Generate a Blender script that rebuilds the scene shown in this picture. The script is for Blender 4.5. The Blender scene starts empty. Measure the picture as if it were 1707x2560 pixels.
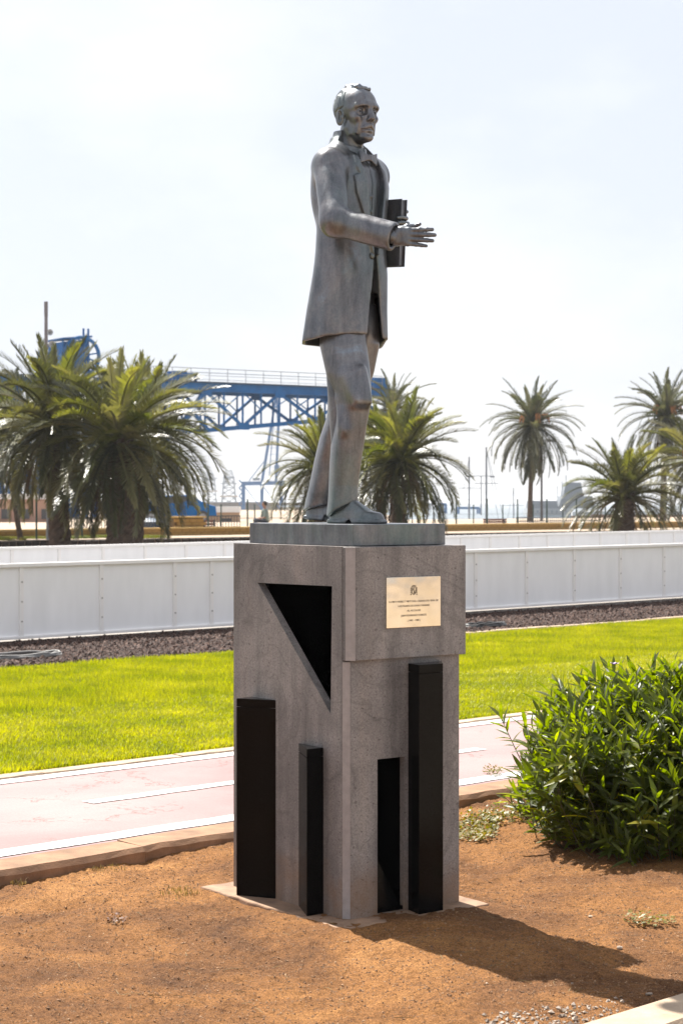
import bpy, bmesh, math, random
import numpy as np
from mathutils import Vector, Matrix, Quaternion

R = math.radians
random.seed(7)
rng = np.random.default_rng(11)
scene = bpy.context.scene
COL = scene.collection

# ------------------------------------------------------------------ camera
FPX, HZ, CX0, EYE = 4600.0, 1255.0, 853.5, 1.59      # focal length and horizon in photo pixels, eye height in metres
cam_d = bpy.data.cameras.new('camera')
cam_d.sensor_fit = 'VERTICAL'
cam_d.sensor_height = 36.0
cam_d.sensor_width = 24.0
cam_d.lens = 36.0 * FPX / 2560.0
cam_d.shift_y = (HZ - 1280.0) / 2560.0
cam_d.clip_start = 0.1
cam_d.clip_end = 12000.0
cam_d.dof.use_dof = True
cam_d.dof.focus_distance = 7.2
cam_d.dof.aperture_fstop = 9.0
cam = bpy.data.objects.new('camera', cam_d)
COL.objects.link(cam)
cam.location = (0, 0, EYE)
cam.rotation_euler = (R(90), 0, 0)
scene.camera = cam

# ------------------------------------------------------------------ sky, sun, exposure
SUN_EL = R(54.5)
SUN_H = Vector((-0.565, 0.825)).normalized()          # horizontal direction towards the sun
world = bpy.data.worlds.new('World')
scene.world = world
world.use_nodes = True
wn = world.node_tree
wn.nodes.clear()
w_out = wn.nodes.new('ShaderNodeOutputWorld')
w_bg = wn.nodes.new('ShaderNodeBackground')
w_sky = wn.nodes.new('ShaderNodeTexSky')
w_sky.sky_type = 'NISHITA'
w_sky.sun_disc = False
w_sky.sun_elevation = SUN_EL
w_sky.sun_rotation = math.atan2(SUN_H.x, SUN_H.y)
w_sky.air_density = 1.0
w_sky.dust_density = 2.0
w_tc = wn.nodes.new('ShaderNodeTexCoord')
w_map = wn.nodes.new('ShaderNodeMapping')
w_map.inputs['Scale'].default_value = (2.2, 2.2, 4.6)
w_map.inputs['Location'].default_value = (0.4, 1.3, 0.2)
w_no = wn.nodes.new('ShaderNodeTexNoise')
w_no.inputs['Scale'].default_value = 1.6
w_no.inputs['Detail'].default_value = 7.0
w_no.inputs['Roughness'].default_value = 0.55
w_rmp = wn.nodes.new('ShaderNodeMapRange')
w_rmp.inputs['From Min'].default_value = 0.40
w_rmp.inputs['From Max'].default_value = 0.60
w_cl = wn.nodes.new('ShaderNodeMix')
w_cl.data_type = 'RGBA'
w_cl.inputs[6].default_value = (2.56, 2.66, 2.94, 1)     # thin bright veil of haze
w_cl.inputs[7].default_value = (3.06, 3.08, 3.16, 1)     # soft white cloud
w_mx = wn.nodes.new('ShaderNodeMix')
w_mx.data_type = 'RGBA'
w_mx.inputs[0].default_value = 0.9
wl = wn.links
wl.new(w_tc.outputs['Generated'], w_map.inputs['Vector'])
wl.new(w_map.outputs['Vector'], w_no.inputs['Vector'])
wl.new(w_no.outputs['Fac'], w_rmp.inputs['Value'])
wl.new(w_rmp.outputs['Result'], w_cl.inputs[0])
wl.new(w_sky.outputs['Color'], w_mx.inputs[6])
wl.new(w_cl.outputs[2], w_mx.inputs[7])
wl.new(w_mx.outputs[2], w_bg.inputs['Color'])
w_bg.inputs['Strength'].default_value = 0.1
wl.new(w_bg.outputs['Background'], w_out.inputs['Surface'])

sun_d = bpy.data.lights.new('sun', 'SUN')
sun_d.energy = 4.2
sun_d.angle = R(0.55)
sun_d.color = (1.0, 0.955, 0.88)
sun = bpy.data.objects.new('sun', sun_d)
COL.objects.link(sun)
sun_v = Vector((SUN_H.x * math.cos(SUN_EL), SUN_H.y * math.cos(SUN_EL), math.sin(SUN_EL)))
sun.rotation_euler = sun_v.to_track_quat('Z', 'Y').to_euler()
sun.location = (-20, 30, 40)

scene.view_settings.view_transform = 'Standard'
scene.view_settings.look = 'None'
scene.view_settings.gamma = 1.0
scene.view_settings.exposure = 1.65
scene.cycles.max_bounces = 8
scene.cycles.transparent_max_bounces = 8
scene.cycles.use_denoising = True

# ------------------------------------------------------------------ helpers
UX, UY = 0.725, 0.689                                   # the kerb, path, lawn and boards all run along this direction
def st(s, t, z=0.0):
    return Vector((UX * s - UY * t, UY * s + UX * t, z))
def at(px, py, Y):
    return Vector(((px - CX0) / FPX * Y, Y, EYE - (py - HZ) / FPX * Y))
def at_t(px, t, z=0.0):
    k = (px - CX0) / FPX
    Y = t / (UX - UY * k)
    return Vector((k * Y, Y, z))
def s_of(px, t):
    p = at_t(px, t)
    return p.x * UX + p.y * UY

def vnoise(x, y, seed, n=256):
    g = np.random.default_rng(seed).random((n, n))
    xi = np.floor(x).astype(int); yi = np.floor(y).astype(int)
    fx = x - xi; fy = y - yi
    fx = fx * fx * (3 - 2 * fx); fy = fy * fy * (3 - 2 * fy)
    a = g[xi % n, yi % n]; b = g[(xi + 1) % n, yi % n]; c = g[xi % n, (yi + 1) % n]; d = g[(xi + 1) % n, (yi + 1) % n]
    return (a * (1 - fx) + b * fx) * (1 - fy) + (c * (1 - fx) + d * fx) * fy - 0.5
def fbm(x, y, seed, octaves=4, gain=0.5):
    r = 0; amp = 1.0
    for i in range(octaves):
        r = r + amp * vnoise(x * 2 ** i, y * 2 ** i, seed + i); amp *= gain
    return r

class MB:
    """collects faces for ONE mesh"""
    def __init__(self):
        self.v = []; self.f = []
    def add(self, verts, faces):
        o = len(self.v)
        self.v += [tuple(p) for p in verts]
        self.f += [tuple(i + o for i in f) for f in faces]
        return self
    def box(self, c, sx, sy, sz, ax=(1, 0, 0), ay=(0, 1, 0), az=(0, 0, 1)):
        c = Vector(c); ax = Vector(ax) * sx / 2; ay = Vector(ay) * sy / 2; az = Vector(az) * sz / 2
        vs = [c + ax * i + ay * j + az * k for k in (-1, 1) for j in (-1, 1) for i in (-1, 1)]
        return self.add(vs, [(0, 2, 3, 1), (4, 5, 7, 6), (0, 1, 5, 4), (2, 6, 7, 3), (0, 4, 6, 2), (1, 3, 7, 5)])
    def prism(self, poly, z0, z1):
        n = len(poly)
        vs = [(p[0], p[1], z0) for p in poly] + [(p[0], p[1], z1) for p in poly]
        fs = [tuple(reversed(range(n))), tuple(range(n, 2 * n))] + [(i, (i + 1) % n, n + (i + 1) % n, n + i) for i in range(n)]
        return self.add(vs, fs)
    def tube(self, pts, r, n=6, caps=True):
        pts = [Vector(p) for p in pts]
        m = len(pts)
        rs = r if isinstance(r, (list, tuple)) else [r] * m
        vs = []
        for i, p in enumerate(pts):
            d = (pts[min(i + 1, m - 1)] - pts[max(i - 1, 0)]).normalized()
            u = d.orthogonal().normalized() if i == 0 else (u - d * u.dot(d)).normalized()
            w = d.cross(u)
            for k in range(n):
                a = 2 * math.pi * k / n
                vs.append(p + (u * math.cos(a) + w * math.sin(a)) * rs[i])
        fs = [(i * n + k, i * n + (k + 1) % n, (i + 1) * n + (k + 1) % n, (i + 1) * n + k) for i in range(m - 1) for k in range(n)]
        if caps:
            fs += [tuple(reversed(range(n))), tuple(range((m - 1) * n, m * n))]
        return self.add(vs, fs)
    def beam(self, a, b, w, h=None):
        a = Vector(a); b = Vector(b); h = h or w
        d = (b - a); L = d.length; d.normalize()
        up = Vector((0, 0, 1)) if abs(d.z) < 0.95 else Vector((0, 1, 0))
        sx = d.cross(up).normalized(); sy = sx.cross(d).normalized()
        return self.box((a + b) / 2, L, w, h, d, sx, sy)
    def mesh(self, name, base=None, smooth=False, recalc=True):
        v = np.array(self.v, dtype=float)
        if base is not None:
            v = v - np.array(base)
        me = bpy.data.meshes.new(name)
        me.from_pydata(v.tolist(), [], self.f)
        if recalc:
            bm = bmesh.new(); bm.from_mesh(me); bmesh.ops.recalc_face_normals(bm, faces=bm.faces); bm.to_mesh(me); bm.free()
        if smooth:
            me.shade_smooth()
        me.update()
        return me

def np_mesh(name, v, f, smooth=False):
    """v (n,3), f (m,k) arrays -> mesh, quickly"""
    v = np.ascontiguousarray(v, dtype=np.float32); f = np.ascontiguousarray(f, dtype=np.int32)
    me = bpy.data.meshes.new(name)
    k = f.shape[1]
    me.vertices.add(len(v)); me.vertices.foreach_set('co', v.ravel())
    me.loops.add(f.size); me.loops.foreach_set('vertex_index', f.ravel())
    me.polygons.add(len(f)); me.polygons.foreach_set('loop_start', np.arange(0, f.size, k, dtype=np.int32))
    try:
        me.polygons.foreach_set('loop_total', np.full(len(f), k, dtype=np.int32))
    except Exception:
        pass
    me.polygons.foreach_set('use_smooth', np.full(len(f), smooth, dtype=bool))
    me.update(calc_edges=True)
    me.validate()
    return me

def link(name, me, mat=None, parent=None, loc=None):
    o = bpy.data.objects.new(name, me)
    COL.objects.link(o)
    if mat is not None and me is not None and len(me.materials) == 0:
        me.materials.append(mat)
    if parent is not None:
        o.parent = parent
    if loc is not None:
        o.location = loc
    return o
def tag(o, label=None, cat=None, group=None, kind=None):
    if label: o['label'] = label
    if cat: o['category'] = cat
    if group: o['group'] = group
    if kind: o['kind'] = kind
    return o
def thing(name, label, cat, loc=(0, 0, 0), rz=0.0, group=None):
    o = bpy.data.objects.new(name, None)
    COL.objects.link(o)
    o.empty_display_size = 0.2
    o.location = loc; o.rotation_euler = (0, 0, rz)
    return tag(o, label, cat, group)
def part(name, mb, mat, parent, base=None, smooth=False, bevel=0.0):
    """mesh part in world coordinates (base = the parent's location) or in the parent's own coordinates (base None)"""
    o = link(name, mb.mesh(name, base, smooth), mat, parent)
    if bevel:
        m = o.modifiers.new('bevel', 'BEVEL'); m.width = bevel; m.segments = 2; m.limit_method = 'ANGLE'; m.angle_limit = R(40)
    return o
def structure(name, mb, mat):
    return tag(part(name, mb, mat, None), kind='structure')
def copy_tree(o, parent=None):
    c = o.copy(); COL.objects.link(c); c.parent = parent
    for ch in o.children:
        copy_tree(ch, c)
    return c

# ------------------------------------------------------------------ materials
def node_mat(name):
    m = bpy.data.materials.new(name); m.use_nodes = True
    nt = m.node_tree
    b = nt.nodes['Principled BSDF']
    return m, nt, b
def noise_tex(nt, scale, detail=4, rough=0.55, coord='Object', stretch=None, dist=0.0):
    tc = nt.nodes.new('ShaderNodeTexCoord'); n = nt.nodes.new('ShaderNodeTexNoise')
    n.inputs['Scale'].default_value = scale; n.inputs['Detail'].default_value = detail; n.inputs['Roughness'].default_value = rough
    n.inputs['Distortion'].default_value = dist
    if stretch:
        mp = nt.nodes.new('ShaderNodeMapping'); mp.inputs['Scale'].default_value = stretch
        nt.links.new(tc.outputs[coord], mp.inputs['Vector']); nt.links.new(mp.outputs['Vector'], n.inputs['Vector'])
    else:
        nt.links.new(tc.outputs[coord], n.inputs['Vector'])
    return n
def ramp(nt, src, stops):
    r = nt.nodes.new('ShaderNodeValToRGB')
    el = r.color_ramp.elements
    while len(el) < len(stops): el.new(0.5)
    for e, (p, c) in zip(el, stops):
        e.position = p; e.color = (c[0], c[1], c[2], 1) if not isinstance(c, float) else (c, c, c, 1)
    nt.links.new(src, r.inputs['Fac'])
    return r
def mixc(nt, fac, a, b, mode='MIX'):
    m = nt.nodes.new('ShaderNodeMix'); m.data_type = 'RGBA'; m.blend_type = mode
    for i, x in ((0, fac), (6, a), (7, b)):
        if isinstance(x, (int, float)): m.inputs[i].default_value = x
        elif isinstance(x, tuple): m.inputs[i].default_value = (x[0], x[1], x[2], 1)
        else: nt.links.new(x, m.inputs[i])
    return m.outputs[2]
def bump(nt, b, h, strength=0.3, dist=0.01, prev=None):
    n = nt.nodes.new('ShaderNodeBump'); n.inputs['Strength'].default_value = strength; n.inputs['Distance'].default_value = dist
    nt.links.new(h, n.inputs['Height'])
    if prev is not None: nt.links.new(prev.outputs['Normal'], n.inputs['Normal'])
    nt.links.new(n.outputs['Normal'], b.inputs['Normal'])
    return n
def simple(name, col, rough=0.6, metal=0.0, var=0.12, scale=6.0, bumps=0.0, bscale=60.0, coat=0.0, stretch=None):
    """one colour with uneven tone and fine relief"""
    m, nt, b = node_mat(name)
    n = noise_tex(nt, scale, 5, 0.6, stretch=stretch)
    lo = tuple(c * (1 - var) for c in col); hi = tuple(min(1, c * (1 + var)) for c in col)
    r = ramp(nt, n.outputs['Fac'], [(0.3, lo), (0.7, hi)])
    nt.links.new(r.outputs['Color'], b.inputs['Base Color'])
    b.inputs['Roughness'].default_value = rough; b.inputs['Metallic'].default_value = metal
    if coat: b.inputs['Coat Weight'].default_value = coat
    if bumps:
        n2 = noise_tex(nt, bscale, 3)
        bump(nt, b, n2.outputs['Fac'], bumps, 0.004)
    return m
def leafy(name, cols, rough=0.45, trans=0.35, tcol=None, spec=0.4, scale=3.0, rand=0.35, tv=1.7):
    """leaf: glossy front and light coming through; tone varies between objects and across the plant"""
    m, nt, b = node_mat(name)
    oi = nt.nodes.new('ShaderNodeObjectInfo')
    n = noise_tex(nt, scale, 3, coord='Object')
    add = nt.nodes.new('ShaderNodeMath'); add.operation = 'MULTIPLY_ADD'
    nt.links.new(oi.outputs['Random'], add.inputs[0]); add.inputs[1].default_value = rand
    nt.links.new(n.outputs['Fac'], add.inputs[2])
    sub = nt.nodes.new('ShaderNodeMath'); sub.operation = 'SUBTRACT'; sub.inputs[1].default_value = rand / 2
    nt.links.new(add.outputs[0], sub.inputs[0])
    k = len(cols)
    r = ramp(nt, sub.outputs[0], [(0.28 + 0.44 * i / max(1, k - 1), c) for i, c in enumerate(cols)])
    nt.links.new(r.outputs['Color'], b.inputs['Base Color'])
    b.inputs['Roughness'].default_value = rough
    b.inputs['Specular IOR Level'].default_value = spec
    t = nt.nodes.new('ShaderNodeBsdfTranslucent')
    g = mixc(nt, 1.0, r.outputs['Color'], tcol or (1.0, 1.0, 0.45), 'MULTIPLY')
    hs = nt.nodes.new('ShaderNodeHueSaturation'); hs.inputs['Value'].default_value = tv; hs.inputs['Saturation'].default_value = 1.1
    nt.links.new(g, hs.inputs['Color'])
    nt.links.new(hs.outputs['Color'], t.inputs['Color'])
    mx = nt.nodes.new('ShaderNodeMixShader'); mx.inputs[0].default_value = trans
    out = nt.nodes['Material Output']
    nt.links.new(b.outputs[0], mx.inputs[1]); nt.links.new(t.outputs[0], mx.inputs[2]); nt.links.new(mx.outputs[0], out.inputs['Surface'])
    return m
# ------------------------------------------------------------------ surface materials
def make_soil():
    m, nt, b = node_mat('soil')
    n1 = noise_tex(nt, 1.25, 7, 0.66, dist=0.9)
    n2 = noise_tex(nt, 42.0, 6, 0.7)
    n3 = noise_tex(nt, 170.0, 4, 0.7)
    r1 = ramp(nt, n1.outputs['Fac'], [(0.30, (0.115, 0.058, 0.030)), (0.45, (0.215, 0.102, 0.042)), (0.58, (0.325, 0.154, 0.055)), (0.72, (0.450, 0.230, 0.086))])
    r2 = ramp(nt, n2.outputs['Fac'], [(0.30, (0.45, 0.42, 0.42)), (0.52, (1.0, 1.0, 1.0)), (0.75, (1.25, 1.22, 1.2))])
    c = mixc(nt, 0.8, r1.outputs['Color'], r2.outputs['Color'], 'MULTIPLY')
    r3 = ramp(nt, n3.outputs['Fac'], [(0.36, (0.38, 0.36, 0.36)), (0.5, (1.0, 1.0, 1.0)), (0.66, (1.7, 1.65, 1.6))])
    c = mixc(nt, 0.75, c, r3.outputs['Color'], 'MULTIPLY')
    nt.links.new(c, b.inputs['Base Color'])
    b.inputs['Roughness'].default_value = 0.95; b.inputs['Specular IOR Level'].default_value = 0.15
    p = bump(nt, b, n2.outputs['Fac'], 0.5, 0.02)
    bump(nt, b, n3.outputs['Fac'], 1.0, 0.014, p)
    return m
def make_path():
    m, nt, b = node_mat('pink_cycle_path')
    n1 = noise_tex(nt, 0.55, 5, 0.6, dist=0.5)
    n2 = noise_tex(nt, 90.0, 4, 0.6)
    r1 = ramp(nt, n1.outputs['Fac'], [(0.30, (0.205, 0.108, 0.105)), (0.52, (0.245, 0.155, 0.150)), (0.72, (0.285, 0.205, 0.195))])
    r2 = ramp(nt, n2.outputs['Fac'], [(0.30, 0.84), (0.7, 1.1)])
    c = mixc(nt, 0.8, r1.outputs['Color'], r2.outputs['Color'], 'MULTIPLY')
    # hairline cracks
    tc = nt.nodes.new('ShaderNodeTexCoord'); v = nt.nodes.new('ShaderNodeTexVoronoi'); v.feature = 'DISTANCE_TO_EDGE'
    v.inputs['Scale'].default_value = 0.75
    nd = noise_tex(nt, 2.2, 5, 0.65)
    sc = nt.nodes.new('ShaderNodeVectorMath'); sc.operation = 'SCALE'; sc.inputs['Scale'].default_value = 0.9
    ad = nt.nodes.new('ShaderNodeVectorMath')
    nt.links.new(nd.outputs['Color'], sc.inputs[0]); nt.links.new(sc.outputs[0], ad.inputs[0]); nt.links.new(tc.outputs['Object'], ad.inputs[1])
    nt.links.new(ad.outputs[0], v.inputs['Vector'])
    cr = ramp(nt, v.outputs['Distance'], [(0.0, 1.0), (0.009, 0.0)])
    nb = noise_tex(nt, 1.7, 2)
    gate = ramp(nt, nb.outputs['Fac'], [(0.44, 0.0), (0.56, 0.85)])
    g = nt.nodes.new('ShaderNodeMath'); g.operation = 'MULTIPLY'
    nt.links.new(cr.outputs['Color'], g.inputs[0]); nt.links.new(gate.outputs['Color'], g.inputs[1])
    c = mixc(nt, g.outputs[0], c, (0.10, 0.05, 0.04))
    nt.links.new(c, b.inputs['Base Color'])
    b.inputs['Roughness'].default_value = 0.8
    bump(nt, b, n2.outputs['Fac'], 0.25, 0.004)
    return m
def make_paint():
    m, nt, b = node_mat('road_paint')
    n = noise_tex(nt, 30.0, 6, 0.7)
    r = ramp(nt, n.outputs['Fac'], [(0.32, (0.27, 0.19, 0.18)), (0.42, (0.46, 0.44, 0.42)), (0.7, (0.55, 0.54, 0.53))])
    nt.links.new(r.outputs['Color'], b.inputs['Base Color']); b.inputs['Roughness'].default_value = 0.7
    return m
M_SOIL = make_soil(); M_PATH = make_path(); M_PAINT = make_paint()
M_KERB = simple('kerb_stone', (0.235, 0.130, 0.072), 0.9, var=0.35, scale=7.0, bumps=0.6, bscale=120)
M_KERB2 = simple('pale_kerb_stone', (0.36, 0.27, 0.19), 0.9, var=0.22, scale=9.0, bumps=0.5, bscale=140)
M_BOARD = simple('white_board', (0.88, 0.87, 0.875), 0.55, var=0.045, scale=2.2, bumps=0.05, bscale=300, stretch=(2.2, 2.2, 0.6))
M_BOARD_TRIM = simple('white_trim', (0.86, 0.83, 0.81), 0.5, var=0.04, scale=5)
M_CONC = simple('grey_concrete', (0.20, 0.175, 0.155), 0.9, var=0.35, scale=12, bumps=0.5, bscale=90)
M_PALECONC = simple('pale_concrete', (0.20, 0.19, 0.175), 0.9, var=0.1, scale=2)
M_PAVE = simple('promenade_paving', (0.30, 0.23, 0.165), 0.9, var=0.12, scale=2)
M_LAND = simple('dry_ground', (0.17, 0.11, 0.07), 0.95, var=0.3, scale=1.0)
M_LAWNBASE = simple('lawn_soil', (0.085, 0.110, 0.012), 0.95, var=0.3, scale=3.0)
M_MULCHBASE = simple('mulch_soil', (0.045, 0.028, 0.022), 0.95, var=0.4, scale=20.0)
M_YELLOW = simple('yellow_block', (0.335, 0.200, 0.055), 0.85, var=0.16, scale=4.0, bumps=0.3, bscale=50)
M_YMORTAR = simple('yellow_mortar', (0.14, 0.085, 0.035), 0.9, var=0.2, scale=9.0)
M_LAVA = simple('lava_stone', (0.040, 0.032, 0.029), 0.9, var=0.45, scale=5.0, bumps=0.5, bscale=40)
M_LMORTAR = simple('pale_mortar', (0.17, 0.13, 0.105), 0.9, var=0.2, scale=9.0)
M_GREENMET = simple('green_painted_steel', (0.016, 0.045, 0.035), 0.5, var=0.15)
M_DARKMET = simple('dark_steel', (0.05, 0.05, 0.055), 0.5, var=0.15)
M_WOOD_RED = simple('red_brown_slat', (0.115, 0.036, 0.022), 0.6, var=0.2, scale=12)

# ------------------------------------------------------------------ ground sheets
g = MB()
gs = [st(-60, -30, -0.10), st(320, -30, -0.10), st(320, 78, -0.10), st(-60, 78, -0.10)]
g.add(gs, [(0, 1, 2, 3)])
structure('ground', g, M_LAND)

# soil plot: a finely uneven sheet
S0, S1, T0, T1, D = 2.0, 9.8, 3.40, 6.62, 0.0125
ns, ntt = int((S1 - S0) / D) + 1, int((T1 - T0) / D) + 1
ss, tt = np.meshgrid(np.linspace(S0, S1, ns), np.linspace(T0, T1, ntt), indexing='ij')
hz = -0.022 + 0.050 * fbm(ss * 0.9, tt * 0.9, 3, 3) + 0.020 * fbm(ss * 5, tt * 5, 21, 4, 0.55) + 0.011 * np.abs(fbm(ss * 21, tt * 21, 41, 3, 0.6))
hz += 0.0065 * fbm(ss * 55, tt * 55, 61, 2)
hz += 0.020 * np.clip((tt - 6.2) / 0.35, 0, 1)
PN = (0.029, 6.97); PR = (0.805, 0.593); PL = (-0.593, 0.805)      # pedestal near corner and its two face directions
wx = UX * ss - UY * tt; wy = UY * ss + UX * tt
pa = (wx - PN[0]) * PR[0] + (wy - PN[1]) * PR[1]; pb = (wx - PN[0]) * PL[0] + (wy - PN[1]) * PL[1]
dx = np.maximum(np.maximum(-0.12 - pa, pa - 0.68), 0); dy = np.maximum(np.maximum(-0.12 - pb, pb - 0.90), 0)
near = np.exp(-np.sqrt(dx * dx + dy * dy) / 0.10)
hz = hz * (1 - near) + near * (-0.003 + 0.55 * (hz + 0.022))
vv = np.stack([wx, wy, hz], -1).reshape(-1, 3)
idx = np.arange(ns * ntt).reshape(ns, ntt)
ff = np.stack([idx[:-1, :-1], idx[1:, :-1], idx[1:, 1:], idx[:-1, 1:]], -1).reshape(-1, 4)
tag(link('soil', np_mesh('soil', vv, ff, True), M_SOIL), kind='structure')
def soil_z(x, y):
    s = x * UX + y * UY; t = -x * UY + y * UX
    i = min(max(int((s - S0) / D), 0), ns - 1); j = min(max(int((t - T0) / D), 0), ntt - 1)
    return float(hz[i, j])
soil_outer = MB()
soil_outer.add([st(-20, 3.2, -0.06), st(60, 3.2, -0.06), st(60, 6.7, -0.06), st(-20, 6.7, -0.06)], [(0, 1, 2, 3)])
structure('soil_margin', soil_outer, M_SOIL)
pave = MB().add([st(-20, -20, -0.075), st(60, -20, -0.075), st(60, 3.3, -0.075), st(-20, 3.3, -0.075)], [(0, 1, 2, 3)])
structure('pavement', pave, M_PAVE)

# cycle path and its painted lines
ZP = 0.048
structure('cycle_path', MB().add([st(-15, 6.77, ZP), st(60, 6.77, ZP), st(60, 8.70, ZP), st(-15, 8.70, ZP)], [(0, 1, 2, 3)]), M_PATH)
def strip(s0, s1, t0, t1, z):
    n = max(2, int((s1 - s0) / 0.12))
    mb = MB(); vs = []
    for i in range(n + 1):
        s = s0 + (s1 - s0) * i / n
        vs += [st(s, t0 + random.uniform(-0.006, 0.006), z), st(s, t1 + random.uniform(-0.006, 0.006), z)]
    return mb.add(vs, [(2 * i, 2 * i + 2, 2 * i + 3, 2 * i + 1) for i in range(n)])
lines = thing('lane_marking', None, None); tag(lines, kind='structure')
part('edge_line', strip(-5, 45, 6.80, 6.935, ZP + 0.004), M_PAINT, lines)
part('edge_line', strip(-5, 45, 8.545, 8.675, ZP + 0.004), M_PAINT, lines)
sd0 = s_of(222, 7.72)
d_end = s_of(1203, 7.72)
for k, (a, b_) in enumerate([(sd0, s_of(660, 7.72)), (s_of(1000, 7.72), d_end), (d_end + 1.6, d_end + 3.2), (sd0 - 3.2, sd0 - 1.6)]):
    part('dash_line', strip(a, b_, 7.675, 7.775, ZP + 0.004), M_PAINT, lines)

# kerbs: single stones
def kerb(name, t0, t1, s0, s1, L, z0, z1, mat, jit=0.006):
    k = thing(name, None, None); tag(k, kind='structure')
    s = s0
    core = MB()
    core.add([st(s0, t0 + 0.02, z1 - 0.03), st(s1, t0 + 0.02, z1 - 0.03), st(s1, t1 - 0.01, z1 - 0.03), st(s0, t1 - 0.01, z1 - 0.03),
              st(s0, t0 + 0.02, z0), st(s1, t0 + 0.02, z0), st(s1, t1 - 0.01, z0), st(s0, t1 - 0.01, z0)],
             [(0, 1, 2, 3), (4, 7, 6, 5), (0, 4, 5, 1), (2, 6, 7, 3), (1, 5, 6, 2), (0, 3, 7, 4)])
    part('mortar_bed', core, M_LMORTAR, k)
    while s < s1:
        l = L * random.uniform(0.94, 1.06)
        dz = random.uniform(-jit, jit); dt = random.uniform(-jit, jit)
        mb = MB()
        n = 10
        vs = []
        for i in range(n + 1):
            q = s + 0.002 + (l - 0.004) * i / n
            a = random.uniform(-0.007, 0.007); c = random.uniform(-0.008, 0.004)
            vs += [st(q, t0 + dt + a, z0), st(q, t0 + dt + a, z1 + dz - 0.022 + c), st(q, t0 + dt + 0.02 + a, z1 + dz + c * 0.5), st(q, t1 + dt - 0.01, z1 + dz), st(q, t1 + dt, z0)]
        fs = [(5 * i + j, 5 * i + 5 + j, 5 * i + 6 + j, 5 * i + 1 + j) for i in range(n) for j in range(4)]
        fs += [(0, 1, 2, 3, 4), tuple(5 * n + j for j in (4, 3, 2, 1, 0))]
        mb.add(vs, fs)
        part('kerb_stone', mb, mat, k)
        s += l
    return k
kerb('kerb', 6.565, 6.785, 3.0, 11.5, 0.98, -0.12, 0.050, M_KERB, 0.0025)
kerb('kerb', 8.685, 8.81, 4.0, 14.5, 0.98, -0.05, 0.062, M_KERB2)
kerb('kerb', 3.27, 3.465, 2.0, 6.0, 0.98, -0.12, 0.042, M_KERB2)
kerb('lawn_edging', 14.55, 14.68, 14.5, 27.0, 1.0, -0.05, 0.065, M_KERB2)

# lawn and mulch beds
LB = MB().add([st(-15, 8.72, 0.040), st(60, 8.72, 0.040), st(60, 14.66, 0.040), st(-15, 14.66, 0.040)], [(0, 1, 2, 3)])
structure('lawn', LB, M_LAWNBASE)
structure('mulch_bed', MB().add([st(-15, 14.6, 0.034), st(60, 14.6, 0.034), st(60, 17.2, 0.034), st(-15, 17.2, 0.034)], [(0, 1, 2, 3)]), M_MULCHBASE)
structure('service_path', MB().add([st(-15, 17.2, 0.030), st(60, 17.2, 0.030), st(60, 24.45, 0.030), st(-15, 24.45, 0.030)], [(0, 1, 2, 3)]), M_PALECONC)

def visible_st(n, t0, t1, pad=60, p0=0, p1=1707):
    """random (s,t) points on the ground inside the picture's width"""
    t = rng.uniform(t0, t1, n)
    k0 = (p0 - pad - CX0) / FPX; k1 = (p1 + pad - CX0) / FPX
    def s_at(k):
        Y = t / (UX - UY * k); return Y * (UX * k + UY)
    a, b_ = s_at(k0), s_at(k1)
    return a + (b_ - a) * rng.random(n), t

def grass_mesh(name, s, t, z, hmin, hmax, wid, simple_blade=False, raw=False):
    n = len(s)
    x = UX * s - UY * t; y = UY * s + UX * t
    h = rng.uniform(hmin, hmax, n) * (1.0 + 0.5 * fbm(s * 1.3, t * 1.3, 91, 2))
    az = rng.uniform(0, 2 * np.pi, n); lean = rng.uniform(0.05, 0.75, n)
    w = wid * rng.uniform(0.7, 1.3, n)
    ca, sa = np.cos(az), np.sin(az)
    # blade faces across its lean direction
    bx, by = -sa, ca
    p0 = np.stack([x - bx * w, y - by * w, np.full(n, z)], -1)
    p1 = np.stack([x + bx * w, y + by * w, np.full(n, z)], -1)
    m0 = np.stack([x + ca * lean * h * 0.35 - bx * w * .8, y + sa * lean * h * 0.35 - by * w * .8, z + h * 0.6], -1)
    m1 = np.stack([x + ca * lean * h * 0.35 + bx * w * .8, y + sa * lean * h * 0.35 + by * w * .8, z + h * 0.6], -1)
    tp = np.stack([x + ca * lean * h, y + sa * lean * h, z + h], -1)
    v = np.stack([p0, p1, m0, m1, tp], 1).reshape(-1, 3)
    if simple_blade:
        v = np.stack([p0, p1, tp], 1).reshape(-1, 3)
        return v, np.arange(3 * n).reshape(-1, 3)
    b5 = np.arange(n)[:, None] * 5
    f = np.concatenate([b5 + np.array([[0, 1, 3]]), b5 + np.array([[0, 3, 2]]), b5 + np.array([[2, 3, 4]])], 0)
    if raw: return v, f
    return np_mesh(name, v, f)
def make_grassmat():
    m = leafy('lawn_grass', [(0.085, 0.120, 0.004), (0.190, 0.215, 0.005), (0.310, 0.300, 0.010), (0.480, 0.430, 0.120)], 0.45, 0.45, (1.0, 1.0, 0.25), 0.35, 1.6, 0.0)
    nt = m.node_tree
    # a finer variation on top of the broad patches, blade by blade
    nz = [n for n in nt.nodes if n.type == 'TEX_NOISE'][0]
    fine = noise_tex(nt, 55.0, 2, 0.6)
    mx = nt.nodes.new('ShaderNodeMix'); mx.inputs[0].default_value = 0.5
    tgt = nz.outputs['Fac'].links[0].to_socket
    nt.links.new(nz.outputs['Fac'], mx.inputs[2]); nt.links.new(fine.outputs['Fac'], mx.inputs[3])
    nt.links.new(mx.outputs[0], tgt)
    return m
M_GRASS = make_grassmat()
s1, t1 = visible_st(250000, 8.80, 11.2)
s2, t2 = visible_st(170000, 11.2, 14.56)
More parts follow.
